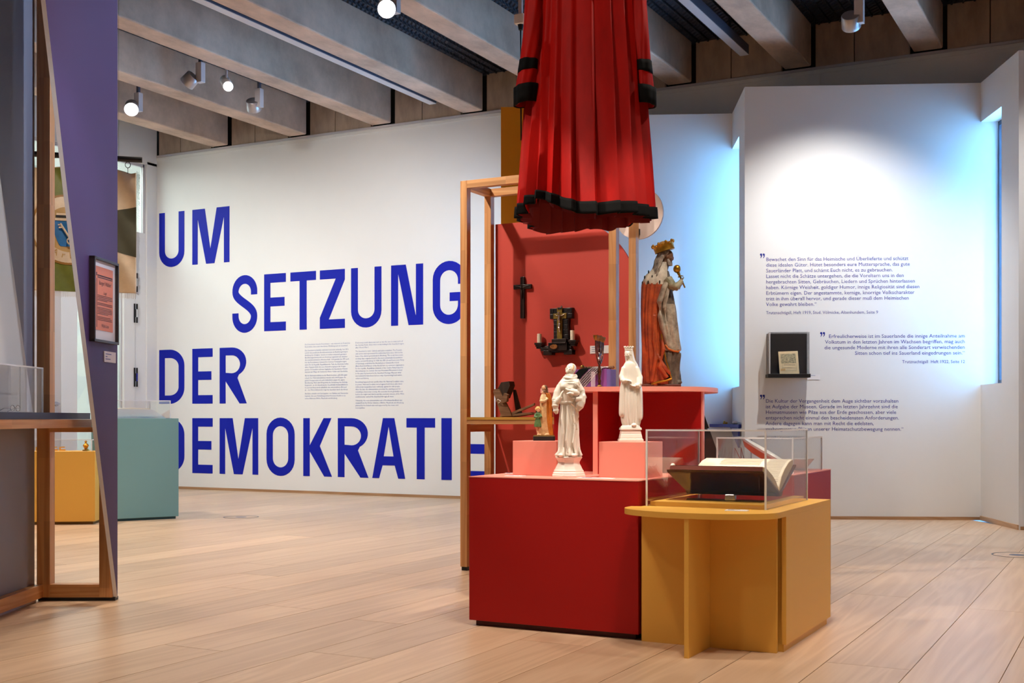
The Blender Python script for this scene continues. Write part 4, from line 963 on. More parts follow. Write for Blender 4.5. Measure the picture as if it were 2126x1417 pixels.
# waist band and upper part (above the picture)
mb = MB(); loft(mb, [(2.862, 0, 0, .243, .105), (2.90, 0, 0, .236, .10), (2.93, 0, 0, .236, .10)], 64, 6); obj('waist_band', mb, blk_v, gw, smooth=60)
mb = MB(); loft(mb, [(2.92, 0, 0, .232, .10), (3.10, 0, 0, .24, .115), (3.28, 0, 0, .25, .11), (3.38, 0, 0, .20, .09), (3.43, 0, 0, .09, .07)], 64, 20, lambda a, t: 1+.02*math.sin(16*a)); obj('bodice', mb, red_v, gw, smooth=60)
for s_, P in ((-1, [(-.205, 0, 3.36, .05), (-.245, -.01, 3.10, .052), (-.236, -.03, 2.85, .044), (-.250, -.045, 2.66, .046), (-.266, -.055, 2.52, .046), (-.276, -.06, 2.44, .050), (-.278, -.06, 2.355, .046)]),
              (1, [(.205, 0, 3.36, .05), (.252, -.01, 3.10, .052), (.245, -.02, 2.85, .040), (.256, -.03, 2.66, .042), (.264, -.035, 2.52, .042), (.272, -.04, 2.42, .044), (.276, -.04, 2.345, .042)])):
    def ring_at(z, off=0, P=P):
        for i in range(len(P)-1):
            if P[i][2] >= z >= P[i+1][2]:
                u = (P[i][2]-z)/(P[i][2]-P[i+1][2]); c = [P[i][k]*(1-u)+P[i+1][k]*u for k in range(4)]; break
        else: c = P[-1] if z < P[-1][2] else P[0]
        out = []
        for k in range(48):
            a = 2*PI*k/48; m = 1+.05*math.sin(4*a+z*9)+.04*math.sin(7*a-z*14)
            out.append((c[0]+(c[3]*.92*m+off)*math.cos(a), c[1]+(c[3]*1.15*m+off)*math.sin(a), z-s_*.0-.18*(math.cos(a)*c[3])*(-s_)*(-1 if z < 2.5 else 0)))
        return out
    zs_ = [3.34-(3.34-2.345)*i/44 for i in range(45)]
    sl = obj('sleeve', MB().rings([ring_at(z) for z in zs_], cap=False), red_v, gw, smooth=60); sl.modifiers.new('thick', 'SOLIDIFY').thickness = .003
    obj('sleeve_band', MB().rings([ring_at(z, .003) for z in (2.545, 2.525, 2.505, 2.492)], cap=False), blk_v, sl, smooth=60).modifiers.new('thick', 'SOLIDIFY').thickness = .004
    obj('cuff', MB().rings([ring_at(z, .004) for z in (2.425, 2.40, 2.375, 2.342)], cap=False), blk_v, sl, smooth=60).modifiers.new('thick', 'SOLIDIFY').thickness = .006
obj('hanger_bar', MB().tube([(-.2, 0, 3.40), (0, 0, 3.46), (.2, 0, 3.40)], .012, 10), M['darkwood'], gw)
obj('hanging_wire', MB().tube([(0, 0, 3.45), (0, 0, 4.72)], .002, 6), M['chrome'], gw)

# ---- carved king on the red table
KX, KY = -2.045, 5.45; kk = .00231
kg = thing('king_statue', 'painted wooden king statue in orange cloak with gilt crown and sceptre', 'statue', (KX, KY, ZT1+.021), TH)
def K(mb): return px_scale(mb, kk)
orange = mat('orange_cloak_paint', rgb(190, 84, 36), .5, noise=.5, nscale=18, col2=rgb(120, 44, 18), bump=.2)
greyp = mat('stone_grey_paint', rgb(186, 172, 152), .6, noise=.5, nscale=26, col2=rgb(110, 98, 84), bump=.25)
darkg = mat('dark_gown_paint', rgb(120, 108, 92), .6, noise=.6, nscale=24, col2=rgb(58, 50, 40), bump=.25)
ermine = mat('ermine_paint', rgb(216, 206, 188), .6, noise=.35, nscale=22, col2=rgb(150, 140, 126))
obj('base', K(MB().box(-40, 39, -20, 20, 0, 9)), mat('base_brown', rgb(92, 40, 26), .5), kg, bevel=.003)
mb = MB(); loft(mb, [(8, 13, -2, 26, 16), (25, 15, -2, 23, 15), (50, 15, -2, 22, 15), (72, 17, -2, 23, 16), (78, 16, -2, 20, 15), (110, 13, -2, 21, 15), (150, 11, -1, 19, 14), (190, 8, 0, 17, 13), (220, 5, 0, 15, 12), (244, 6, 0, 9, 9)], 96, 90,
     lambda a, t: 1+.16*abs(math.sin(6*a+2*t+1.2*math.sin(5*t)))**.7-.08+.05*math.sin(19*a-7*t)+.05*math.sin(5*a+14*t))
for s_ in (-8, 6): mb.ball((34, s_, 13), 9, 5.5, 5, 14)
fused('gown', K(mb), darkg, .0022, kg, 1)
mb = MB()                                               # grey apron fold over the gown
loft(mb, [(78, 17, -4, 22, 15.5), (84, 17, -4, 22.5, 16), (110, 14, -4, 21.5, 15), (150, 12, -3, 19.5, 14), (175, 10, -2, 18, 13)], 80, 40, lambda a, t: 1+.14*abs(math.sin(4*a+5*t))**.7-.07+.04*math.sin(15*a)); fused('apron', K(mb), greyp, .0022, kg, 1)
mb = MB(); mb.tube([(38, -8, 80), (34, -15, 76), (24, -20, 77), (12, -21, 82), (6, -20, 90)], 2.0, 8); obj('apron_hem', K(mb), mat('orange_hem', rgb(196, 110, 44), .5), kg, smooth=60)
mb = MB(); loft(mb, [(6, -7, 0, 30, 19), (16, -7, 0, 30, 20), (40, -11, 0, 27, 20), (75, -15, 0, 24, 19), (115, -19, 0, 21, 18.5), (160, -19, 0, 21.5, 18), (200, -15, 0, 25, 19), (222, -11, 0, 26, 18), (236, -6, 0, 18, 14)], 110, 110,
     lambda a, t: 1+(.17*abs(math.sin(4.5*a+1.5*t+.8*math.sin(4*t)))**.6-.10)*(1-.55*t)+.045*math.sin(17*a-5*t)+.09*(1-t)**2*math.sin(6*a+15*t)); mb.tube([(-2, -19, 120), (2, -22, 80), (-6, -23, 45), (10, -22, 22)], [3, 5, 5, 4], 10); mb.tube([(-16, -18, 150), (-18, -20, 100), (-14, -22, 60), (-22, -20, 14)], [2.5, 3.5, 4.5, 4], 10); mb.tube([(-10, -21, 70), (2, -23, 46), (16, -22, 30)], [2, 5, 3], 10)
fused('cloak', K(mb), orange, .0020, kg, 1)
mb = MB(); mb.tube([(14, -12, 228), (4, -18, 208), (-6, -20.5, 178), (-5, -20, 150), (1, -19, 122), (8, -17, 96), (12, -15, 80)], [8, 9, 9, 8, 8, 7, 3], 16, flat=.6); mb.tube([(18, -10, 226), (10, -16, 200), (4, -18, 165), (8, -17, 130), (14, -15, 100)], [6, 7, 6, 6, 3], 14, flat=.6)
fused('cloak_lining', K(mb), greyp, .0028, kg, 1)
mb = MB(); mb.tube([(-2, -21, 112), (2, -21.5, 84), (8, -22, 56), (15, -22, 34), (19, -21, 20)], 1.7, 8); mb.tube([(19, -21, 20), (8, -22, 16), (-8, -22, 13), (-22, -18, 9)], 2.4, 8); obj('gilt_border', K(mb), M['gold'], kg, smooth=60)
mb = MB(); loft(mb, [(214, -11, 0, 27, 19.5), (222, -11, 0, 27, 19.5), (236, -8, 0, 23, 17), (248, -2, 0, 16, 13), (262, 6, 0, 10, 9)], 80, 40, lambda a, t: 1+.025*math.sin(9*a)); cp = fused('ermine_cape', K(mb), ermine, .0028, kg, 1)
for i in range(11):                                     # ermine tails
    a = math.radians(180+i*17); z_ = (219, 230, 241)[i % 3]; q = (27.6, 24.6, 19)[i % 3]; 
    obj('ermine_tail', K(MB().ball((-11+q*math.cos(a), q*.70*math.sin(a), z_), 1.6, 1.6, 4, 8)), M['black'], cp)
mb = MB(); head(mb, (14, 0, 274), 12.5, (1, -.18, -.28)); mb.tube([(6, 0, 245), (11, 0, 266)], [8, 8], 12); fused('head', K(mb), mat('aged_skin_paint', rgb(120, 84, 62), .5, noise=.5, nscale=40), .0022, kg, 1)
mb = MB(); rk = random.Random(5)
mb.ball((6, 0, 281), 13, 13.5, 13, 16)
for i in range(46):                                     # wavy locks and beard
    a = math.radians(rk.uniform(-75, 75)+180); s_ = rk.uniform(.8, 1.05)
    p = Vector((8+13*s_*math.cos(a), 13*s_*math.sin(a), 280)); pts = [tuple(p)]; L_ = rk.randint(4, 7); ph = rk.uniform(0, 6)
    for j in range(L_): p = p+Vector((-2.6+1.6*math.sin(ph+j*1.7), .9*math.cos(ph+j*1.9)+(.6 if p.y > 0 else -.6), -7.5)); pts.append(tuple(p))
    mb.tube(pts, [2.4]*(len(pts)-1)+[1.0], 7)
for i in range(22):
    y_ = rk.uniform(-9, 9); p = Vector((20-abs(y_)*.9, y_, 268)); pts = [tuple(p)]
    for j in range(3): p = p+Vector((rk.uniform(.2, 1.6), rk.uniform(-.6, .6), -4.5)); pts.append(tuple(p))
    mb.tube(pts, [2.2, 2.2, 2, 1], 7)
fused('hair_and_beard', K(mb), mat('grey_hair_paint', rgb(168, 156, 142), .6, noise=.8, nscale=60, col2=rgb(66, 58, 52)), .0015, kg, 0)
tilt = Matrix.Translation((6, 0, 292)) @ Matrix.Rotation(math.radians(-17), 4, 'Y')
mb = MB(); mb.lathe([(17.5, -7), (19, -6.5), (18.6, -4), (19.2, 3), (20.2, 6), (18.8, 6), (17.6, 2), (16, -6)], n=40)
for i in range(9):
    a = 2*PI*i/9; mb.ball((20.2*math.cos(a), 20.2*math.sin(a), 8.0), 2.6, 2.6, 3.2, 10); mb.ball((20.4*math.cos(a+.35), 20.4*math.sin(a+.35), 5.6), 1.8, 1.8, 2, 8)
mb.move(Matrix.Scale(1.12, 4)); obj('crown', K(mb.move(tilt)), M['gold'], kg, smooth=50)
obj('crown_cap', K(MB().ball((0, 0, 2), 17, 17, 12, 24).move(tilt)), mat('cap_ochre', rgb(170, 120, 56), .5, noise=.4, nscale=30), kg, smooth=60)
mb = MB(); mb.tube([(12, -13, 226), (20, -18, 212), (29, -17, 209), (37, -14, 217), (41, -13, 223)], [10, 10, 8.5, 6, 4.6], 16); hand(mb, (40, -13, 222), (.55, .1, .75), (-.75, 0, .5), 17, 1.3)
mb.tube([(12, 12, 226), (24, 12, 208), (36, -2, 214)], [9, 8, 5], 14)
fused('arm', K(mb), mat('sleeve_grey', rgb(170, 160, 136), .6, noise=.5, nscale=30, col2=rgb(104, 104, 76)), .0020, kg, 1)
mb = MB(); a_ = Vector((48, -12, 208)); b_ = Vector((32, -12, 244)); mb.tube([tuple(a_), tuple(a_.lerp(b_, .55)), tuple(a_.lerp(b_, .8)), tuple(a_.lerp(b_, 1.0))], [1.6, 1.8, 3.0, 4.0], 10); mb.ball(tuple(b_+Vector((-.5, 0, 3))), 7.8, 7.8, 8.4, 20); mb.tube([tuple(a_.lerp(b_, .62)), tuple(a_.lerp(b_, .68))], [4.6, 4.6], 12)
mb.tube([(36, -12, 205), (39, -12, 214)], [1.4, 1.6], 8)
obj('sceptre', K(mb), M['gold'], kg, smooth=60)

# ---- white porcelain monk
mk = thing('monk_statue', 'tall white porcelain monk statue holding a child, face turned upwards', 'statue', (-2.184, 4.70, ZR), TH)
ms = .002065
base_prof = [(37, 0), (37, 5), (35.5, 6), (35.5, 9), (33, 11), (33, 14), (31, 16), (27, 24), (24.5, 28), (24, 31), (27, 37), (29.5, 40), (30, 42), (28, 43)]
mb = MB().lathe(base_prof, n=8, sy=.86, ph=PI/8); obj('pedestal', px_scale(mb, ms), M['porcelain'], mk, bevel=.0015)
mb = MB()
loft(mb, [(43, -1, 0, 25, 19), (47, -1, 0, 27, 20), (54, 0, 0, 23, 18), (70, 0, 0, 21.5, 17), (92, 0, 0, 21, 16), (120, 0, 0, 19.5, 15), (148, 0, 0, 17.5, 13), (156, 0, 0, 17, 12.5), (172, 1, 0, 19, 13.5), (188, 1, 0, 21.5, 13), (198, 2, 0, 18, 12), (206, 3, 0, 11, 10), (213, 3, 0, 7, 7)], 120, 130,
     lambda a, t: 1+(.10*abs(math.sin(5.5*a+1.6*math.sin(5*t)))**.6-.06+.06*math.sin(14*a-6*t+2*math.sin(9*t)))*max(0, min(1, 1.75-t*2.6))+.08*max(0, .22-t)*4.5*math.sin(6*a+3+8*t))
for dx, dy in ((-17, -14), (10, -16)): mb.ball((dx, dy-3, 46), 6, 9, 3.6, 12)
mb.lathe([(17.6, 150), (18.6, 152), (18.6, 155), (17.4, 157)], n=40, sy=.75)          # girdle
# cowl: a broad draped collar with diagonal folds and a loose hood edge
loft(mb, [(183, 1, -1, 23.5, 15.5), (188, 1, -1, 24.5, 16), (196, 1.5, -1, 22, 15), (204, 2.5, -.5, 16, 12.5), (211, 3.5, 0, 12.5, 11), (214, 4, 0, 11.5, 10.5)], 80, 44, lambda a, t: 1+.055*math.sin(3*a+9*t)+.03*math.sin(7*a-11*t))
for zc, rx, ry, rr, ph in ((208, 13.2, 11.2, 2.2, .4), (199, 18, 13.2, 1.5, 1.6), (192, 22, 14.6, 1.2, 2.6)):
    pts = [(2.5+rx*math.cos(a), ry*math.sin(a)-1, zc+3.2*math.sin(a+ph)+1.2*math.sin(2*a)) for a in [2*PI*i/40 for i in range(41)]]; mb.tube(pts, [rr*(1+.35*math.sin(i*.5+ph)) for i in range(41)], 9)
fdir = (-.62, -.64, .48)
mb.tube([(3, 0, 206), (3, 0, 219)], [6.5, 6.2], 12); head(mb, (3.5, -1, 223.5), 10.8, fdir, (.18, .1, 1))
R_ = aim(fdir, (.18, .1, 1))                                                          # cap of hair round the crown
mb.ball((5.5, 2, 226.5), 10.6, 10.6, 10.2, 18)
# arms: wide sleeves
mb.tube([(-10, -1, 193), (-18, -3, 187), (-24, -5, 175), (-28, -8, 160), (-27, -11, 152)], [7, 8, 8, 8, 7], 18); mb.tube([(-27, -11, 153), (-22, -15, 160), (-17, -18, 167)], [7, 5.6, 4], 14)
mb.tube([(-27, -9, 158), (-28, -10, 148), (-27, -10, 138), (-25, -10, 131)], [7.6, 7.8, 6, 2.5], 16, flat=1.1)
hand(mb, (-19, -18, 164), (.25, -.1, .95), (.9, .3, -.1), 17, .35)
mb.tube([(11, -1, 193), (20, -3, 188), (26, -5, 178), (29, -8, 166), (23, -13, 161), (12, -17, 162)], [7, 8, 8, 8.5, 7.5, 4.6], 18)
mb.tube([(28, -9, 168), (26, -11, 156), (23, -12, 146), (19, -12, 137)], [8, 9, 8, 2.5], 16, flat=.9); mb.tube([(22, -14, 160), (18, -14, 150), (15, -13, 142)], [5, 5, 2], 12)
hand(mb, (12, -17, 163), (-.9, -.1, .25), (0, -.6, .8), 15, .5)
# the child on the arm
mb.ball((12, -17, 176), 11, 7, 7, 18, Matrix.Rotation(.35, 3, 'Y')); mb.tube([(5, -20, 178), (-3, -22, 180), (-8, -21, 183)], [4.2, 3.2, 2.4], 10); mb.tube([(8, -21, 172), (1, -23, 174), (-5, -22, 172)], [3.6, 2.8, 2.2], 10); mb.tube([(18, -19, 180), (20, -21, 187), (16, -22, 192)], [3, 2.4, 2], 10)
head(mb, (17, -17, 194), 6.6, (-.6, -.75, .1))
mb.tube([(-14, -13, 150), (-15, -17, 120), (-12, -19, 90), (-15, -18, 62)], [2, 3, 2.6, 1.5], 8); mb.tube([(-5, -14, 148), (-3, -18, 110), (-6, -20, 76), (-2, -20, 52)], [1.5, 2.6, 2.8, 1.8], 8); mb.tube([(9, -14, 130), (12, -17, 100), (8, -19, 72), (13, -19, 52)], [1.4, 2.6, 2.6, 2], 8)
for q_ in (-20, -11, 1, 13, 21): mb.tube([(q_, -13-6*math.cos(q_/14), 62), (q_*1.08, -15-7*math.cos(q_/14), 52), (q_*1.2, -15-8*math.cos(q_/14), 45)], [1.6, 3.0, 3.6], 8)
fused('figure', px_scale(mb, ms), M['porcelain'], .0013, mk, 2)
R_ = aim(fdir, (.18, .1, 1)); mb = MB(); pts = []
for i in range(31):                                    # hairline from ear to ear over the brow
    a = math.radians(-22+224*i/30); pts.append(tuple(Vector((3.5, -1, 223.5))+R_ @ Vector((9.9*math.cos(a), -3.2, 10.6*math.sin(a)))))
mb.tube(pts, [.6]+[1.5]*29+[.6], 8); obj('hairline', px_scale(mb, ms), mat('tan_glaze', rgb(206, 160, 112), .4), mk, smooth=60)
obj('painted_eyes', px_scale(eyes((3.5, -1, 223.5), 10.8, fdir, (.18, .1, 1)), ms), mat('eye_brown', rgb(84, 54, 36), .4), mk)
tb = MB(); pts = [(4+14*math.sin(u*PI)+4*u, -16.5-1.5*math.sin(u*PI), 152-u*46) for u in [i/20 for i in range(21)]]; tb.tube(pts, .6, 6)
tb.tube([(2, -16.5, 151), (4, -18, 130), (10, -18.5, 113), (17, -17.5, 112), (20, -15, 126), (19, -14, 148)], .6, 6); tb.tube([(15, -18, 110), (15.5, -18, 98)], .6, 6).box(13.6, 17.4, -18.6, -17.6, 99, 100.5)
obj('rosary', px_scale(tb, ms), mat('ivory_cord', rgb(196, 170, 140), .5), mk)

# ---- white crowned Madonna
md = thing('madonna_statue', 'white porcelain crowned Madonna statue with folded veil on the right block', 'statue', (-1.958, 4.845, ZR+.152), TH)
ds = .00209
mb = MB()
for z0_, z1_, w0, w1 in ((0, 5, 25, 25), (5, 7, 24, 23), (7, 16, 23, 21), (16, 24, 21, 19.5), (24, 29, 22, 21)):
    mb.rings([[(sx_*w0, sy_*w0*.8, z0_) for sx_, sy_ in ((-1,-1),(1,-1),(1,1),(-1,1))], [(sx_*w1, sy_*w1*.8, z1_) for sx_, sy_ in ((-1,-1),(1,-1),(1,1),(-1,1))]])
obj('pedestal', px_scale(mb, ds), M['porcelain'], md, bevel=.002)
mb = MB(); mb.lathe([(20, 28), (20.5, 30), (19, 32.5)], n=32, sy=.8)
loft(mb, [(32, 1, 0, 17, 13), (40, 1, 0, 19, 14), (50, 1, 0, 20.5, 14.5), (75, 1, 0, 22, 15), (100, 1, 0, 21.5, 14.5), (118, 0, 0, 20, 13.5), (134, 0, 0, 17.5, 12), (150, -1, 0, 15.5, 11), (160, -1, 0, 12, 9.5), (166, -2, 0, 7, 7), (172, -3, 0, 5, 5.5)], 120, 120,
     lambda a, t: 1+(.10*abs(math.sin(7*a+1.1*math.sin(4*t)))**.6-.06+.045*math.sin(21*a+3*t))*max(0, min(1, 1.6-t*2.2)))
# mantle edges hanging at both sides
loft(mb, [(52, -17, -2, 5, 8), (60, -18, -3, 6, 9), (90, -17.5, -3, 6, 9), (112, -16, -3, 6, 9), (126, -13, -2, 4.5, 7), (136, -9, -1, 2, 3)], 40, 24, lambda a, t: 1+.08*math.sin(5*a+4*t)); loft(mb, [(44, 16, -2, 5, 9), (50, 18, -3, 7, 10), (80, 18.5, -3, 6.5, 10), (108, 17, -3, 6.5, 9), (124, 13, -2, 5, 7), (136, 8, -1, 2, 3)], 40, 24, lambda a, t: 1+.08*math.sin(5*a+2*t))
fd = (-.62, -.75, -.16)
mb.tube([(-3, 0, 166), (-4, -1, 177)], [5, 4.8], 12); head(mb, (-5, -2, 180), 8.6, fd, (0, 0, 1))
# veil over the head falling behind the shoulders
loft(mb, [(148, 4, 3, 15, 10), (158, 3, 3, 12.5, 10), (168, 0, 3, 10, 9.5), (178, -2, 2.5, 9.4, 9.6), (186, -3, 1.5, 8.8, 9), (191, -3.5, 1, 6, 6.5)], 60, 40, lambda a, t: 1+.03*math.sin(8*a+6*t))
mb.tube([(-7, 0, 157), (-13, -2, 150), (-18, -5, 134), (-17, -12, 124)], [5, 6.4, 6.4, 5], 16); mb.tube([(-17, -11, 124), (-9, -15, 126)], [5, 3.6], 12); hand(mb, (-10, -15, 126), (1, -.15, -.15), (0, .3, -1), 13, .3)
mb.tube([(6, 0, 157), (12, -2, 150), (18, -5, 132), (17, -12, 117)], [5, 6.4, 7, 6], 16); mb.tube([(17, -12, 117), (9, -16, 114)], [6, 4], 12); hand(mb, (10, -15.5, 114), (-1, -.1, .12), (0, -.3, 1), 14, .35)
mb.tube([(15, -17.5, 112), (17, -14, 113)], [3.4, 3.4], 14)
mb.ball((6, -12, 34), 6, 8, 3.6, 12)
fused('figure', px_scale(mb, ds), M['porcelain'], .0013, md, 2)
mb = MB(); mb.lathe([(7.4, 187), (8.6, 188), (8.4, 190), (9.4, 194), (8.6, 194.5), (7.4, 190)], (-3.5, 0, 0), 32)
for i in range(10):
    a = 2*PI*i/10; mb.ball((-3.5+9*math.cos(a), 9*math.sin(a), 195), 1.6, 1.6, 1.8, 8)
obj('crown', px_scale(mb, ds), M['porcelain'], md, smooth=50)

# ---- small painted family group
fm = thing('painted_figure_group', 'small painted saint figure with child in arm and boy in green', 'statue', (-2.383, 4.865, ZR+.152), TH)
fs = .00212
obj('base', px_scale(MB().prism([(-23, -11), (-19, -14), (19, -14), (23, -11), (23, 11), (19, 14), (-19, 14), (-23, 11)], 0, 9), fs), M['black'], fm, bevel=.001)
obj('ground', px_scale(MB().prism([(-22, -11), (-18, -13), (18, -13), (22, -11), (22, 11), (18, 13), (-18, 13), (-22, 11)], 9, 11.5), fs), mat('mossy_gilt', rgb(140, 116, 56), .6, noise=.5, nscale=80), fm)
creamp = mat('cream_paint', rgb(226, 190, 138), .45, noise=.3, nscale=30, col2=rgb(170, 126, 80)); skinp = mat('flesh_paint', rgb(222, 168, 128), .45); hairp = mat('brown_hair_paint', rgb(120, 76, 44), .5, noise=.5, nscale=60)
amber = mat('amber_cape_paint', rgb(212, 128, 36), .42, noise=.4, nscale=25, col2=rgb(160, 80, 22))
mb = MB(); loft(mb, [(11, 1, -1, 13, 10), (18, 0, -1, 12, 9.5), (40, -1, -1, 9.5, 8.5), (62, -1, -1, 8.5, 8), (80, 0, 0, 8.5, 7.5), (94, 1, 0, 8, 7), (102, 1, 0, 4, 4)], 64, 60, lambda a, t: 1+.09*math.sin(7*a+4*t)*(1-t)); mb.ball((7, -10, 12.5), 5, 3.5, 2.4, 10); fused('robe', px_scale(mb, fs), creamp, .0016, fm, 1)
mb = MB(); loft(mb, [(11, 12, 2, 8, 10), (30, 11, 2, 7, 10), (60, 10, 2, 7, 9.5), (85, 9, 2, 7.5, 9), (99, 5, 1, 8, 8), (104, 3, 1, 5, 5)], 64, 50, lambda a, t: 1+.08*math.sin(8*a+2*t)); fused('cape', px_scale(mb, fs), amber, .0016, fm, 1)
mb = MB(); head(mb, (0, -1, 111), 5.8, (-.85, -.45, -.35)); mb.tube([(1, 0, 100), (0, 0, 108)], 3.2, 10); hand(mb, (-2, -9, 83), (-1, -.2, .1), (0, 0, 1), 8, .6); fused('head_and_hand', px_scale(mb, fs), skinp, .0012, fm, 1)
mb = MB(); mb.ball((1.6, .6, 112.4), 6, 6.2, 5.8, 16); mb.ball((4.6, 1.5, 107), 4.2, 5, 6, 14); mb.tube([(5, -3, 106), (8, -3, 98), (11, -2, 92)], [3, 2.6, 1.6], 10); obj('hair', px_scale(mb, fs), hairp, fm, smooth=60)
mb = MB(); loft(mb, [(82, -2, -8, 7, 5), (90, -2, -8, 6.5, 5), (98, -1, -8, 4, 4)], 40, 20, lambda a, t: 1+.08*math.sin(6*a)); mb.ball((-3, -9, 84), 7, 5, 4.4, 14); mb.tube([(0, -6, 92), (6, -9, 88), (2, -12, 84)], [3.4, 3.2, 2.4], 10); obj('child_dress', px_scale(mb, fs), mat('ivory_paint', rgb(232, 206, 160), .45), fm, smooth=60)
mb = MB(); head(mb, (-1, -8, 101.5), 4.6, (-.8, -.6, 0)); obj('child_head', px_scale(mb, fs), skinp, fm, smooth=60)
mb = MB(); mb.ball((0, -7.4, 103), 4.7, 4.7, 4.4, 14); obj('child_hair', px_scale(mb, fs), hairp, fm, smooth=60)
mb = MB(); loft(mb, [(29, -13, -5, 8, 6), (34, -13, -5, 7.6, 6), (46, -13, -5, 5.6, 5), (56, -13, -5, 5.4, 4.6), (60, -13, -5, 3, 3)], 40, 30, lambda a, t: 1+.09*math.sin(8*a)*(1-t)); mb.tube([(-18, -5, 56), (-20, -8, 50), (-15, -11, 49)], [2.6, 2.4, 1.8], 10); mb.tube([(-8, -5, 56), (-6, -9, 51), (-11, -11, 50)], [2.6, 2.4, 1.8], 10)
fused('boy_tunic', px_scale(mb, fs), mat('green_paint', rgb(104, 140, 84), .45, noise=.5, nscale=40, col2=rgb(52, 80, 44)), .0014, fm, 1)
mb = MB(); head(mb, (-12.5, -5, 66), 5.6, (.1, -1, .1)); mb.tube([(-12.8, -5, 59), (-12.6, -5, 63)], 2.4, 8); mb.tube([(-16, -5, 30), (-14, -5, 20), (-12.5, -6, 12)], [2.6, 2.2, 1.8], 10); mb.tube([(-10, -5, 30), (-9.5, -5, 20), (-9, -6, 12)], [2.6, 2.2, 1.8], 10); mb.ball((-13, -8.5, 12.5), 2.2, 4, 1.6, 8); mb.ball((-8.5, -8.5, 12.5), 2.2, 4, 1.6, 8); fused('boy_body', px_scale(mb, fs), skinp, .0013, fm, 1)
mb = MB(); mb.ball((-12.4, -4, 68), 5.8, 5.6, 5, 16)
for i in range(12): a = 2*PI*i/12; mb.ball((-12.4+5*math.cos(a), -4+4.6*math.sin(a), 67+1.5*math.sin(3*a)), 2, 2, 2, 8)
obj('boy_hair', px_scale(mb, fs), mat('blond_paint', rgb(214, 172, 104), .5), fm, smooth=60)

# ---- crucifix with candles on the red backdrop
cx_, sx_, sz_ = -3.071, .00315, .00288; YW = 6.527
wc2 = thing('candle_crucifix', 'dark stepped wall crucifix with two cream candles on the red backdrop', 'crucifix', (cx_, YW, 1.283))
def wbx(name, x0, x1, z0, z1, d0, d1, m, bev=.001, par=None): return obj(name, MB().box(x0*sx_, x1*sx_, -d1, -d0, z0*sz_, z1*sz_), m, par or wc2, bevel=bev)
relief = mat('carved_ebony', rgb(40, 30, 26), .35, noise=.9, nscale=60, col2=rgb(12, 9, 8), bump=1.0, bscale=90)
wbx('back_slab', -23, 24, 73, 95, .0, .03, relief); wbx('back_slab', -15, 16, 30, 73, .0, .03, relief)
for i in range(5): wbx('carved_tile', -14.4, -7.6, 32+i*8, 38.5+i*8, .03, .034, relief)
for i in range(4): wbx('carved_tile', 6.5, 14.5, 32+i*10, 40.5+i*10, .03, .034, relief)
for a, b in ((-22, -15.2), (13.5, 23)): wbx('carved_tile', a, b, 84.5, 94, .03, .034, relief); wbx('carved_tile', a, b, 74.5, 83, .03, .034, relief)
gp = mat('antique_gilt', rgb(150, 122, 44), .45, .4, noise=.5, nscale=30)
wbx('gilt_cross', -6.7, 4, 31, 96, .03, .040, gp); wbx('gilt_cross_arm', -14.4, 12.7, 73, 84, .03, .0395, gp); wbx('title_plate', -5, 3, 92, 96, .040, .043, M['black'])
fig = MB(); q = .0030
fig.tube([(-.4*q, -.046, 80*q*.96), (-1*q, -.05, 70*q*.96), (-.4*q, -.048, 62*q*.96)], [.007, .0085, .006], 12); fig.ball((-1*q, -.054, 84*q*.96), .007, .007, .009, 14)
fig.tube([(-1*q, -.046, 79.5*q*.96), (-6*q, -.045, 79*q*.96), (-11*q, -.042, 82*q*.96)], [.0038, .0032, .0025], 8); fig.tube([(0, -.046, 79.5*q*.96), (5*q, -.045, 79*q*.96), (10*q, -.042, 82*q*.96)], [.0038, .0032, .0025], 8)
fig.tube([(-1.6*q, -.048, 63*q*.96), (-1*q, -.054, 54*q*.96), (-.6*q, -.046, 45*q*.96)], [.006, .0048, .0032], 10); fig.tube([(.8*q, -.048, 63*q*.96), (.4*q, -.054, 54*q*.96), (0, -.046, 45*q*.96)], [.006, .0048, .0032], 10)
fused('corpus', fig, M['silver'], .0016, wc2, 1)
obj('finial', MB().ball((.0, -.02, 98*sz_), .007), M['silver'], wc2, smooth=60)
wbx('base_block', -22, 17, 7, 23, .0, .06, M['darkwood']); wbx('base_step', -17, 13, 23, 31, 0, .045, M['darkwood']); wbx('base_ledge', -20, 15, 20.8, 23.2, .06, .068, M['darkwood'])
obj('amber_relief', MB().prism([(-.030+.024*math.cos(a)+.0, .043+.014*math.sin(a)) for a in [2*PI*i/24 for i in range(24)]], -.066, -.06, 'y'), mat('amber_enamel', rgb(176, 110, 44), .35, noise=.8, nscale=70, col2=rgb(60, 34, 14)), wc2, smooth=40)
wbx('foot', -34, -16, -1.6, 7.5, 0, .05, M['darkwood']); wbx('foot', 9, 26, -1.6, 7.5, 0, .05, M['darkwood']); wbx('foot_bar', -34, 26, 3.5, 8, 0, .048, M['darkwood'])
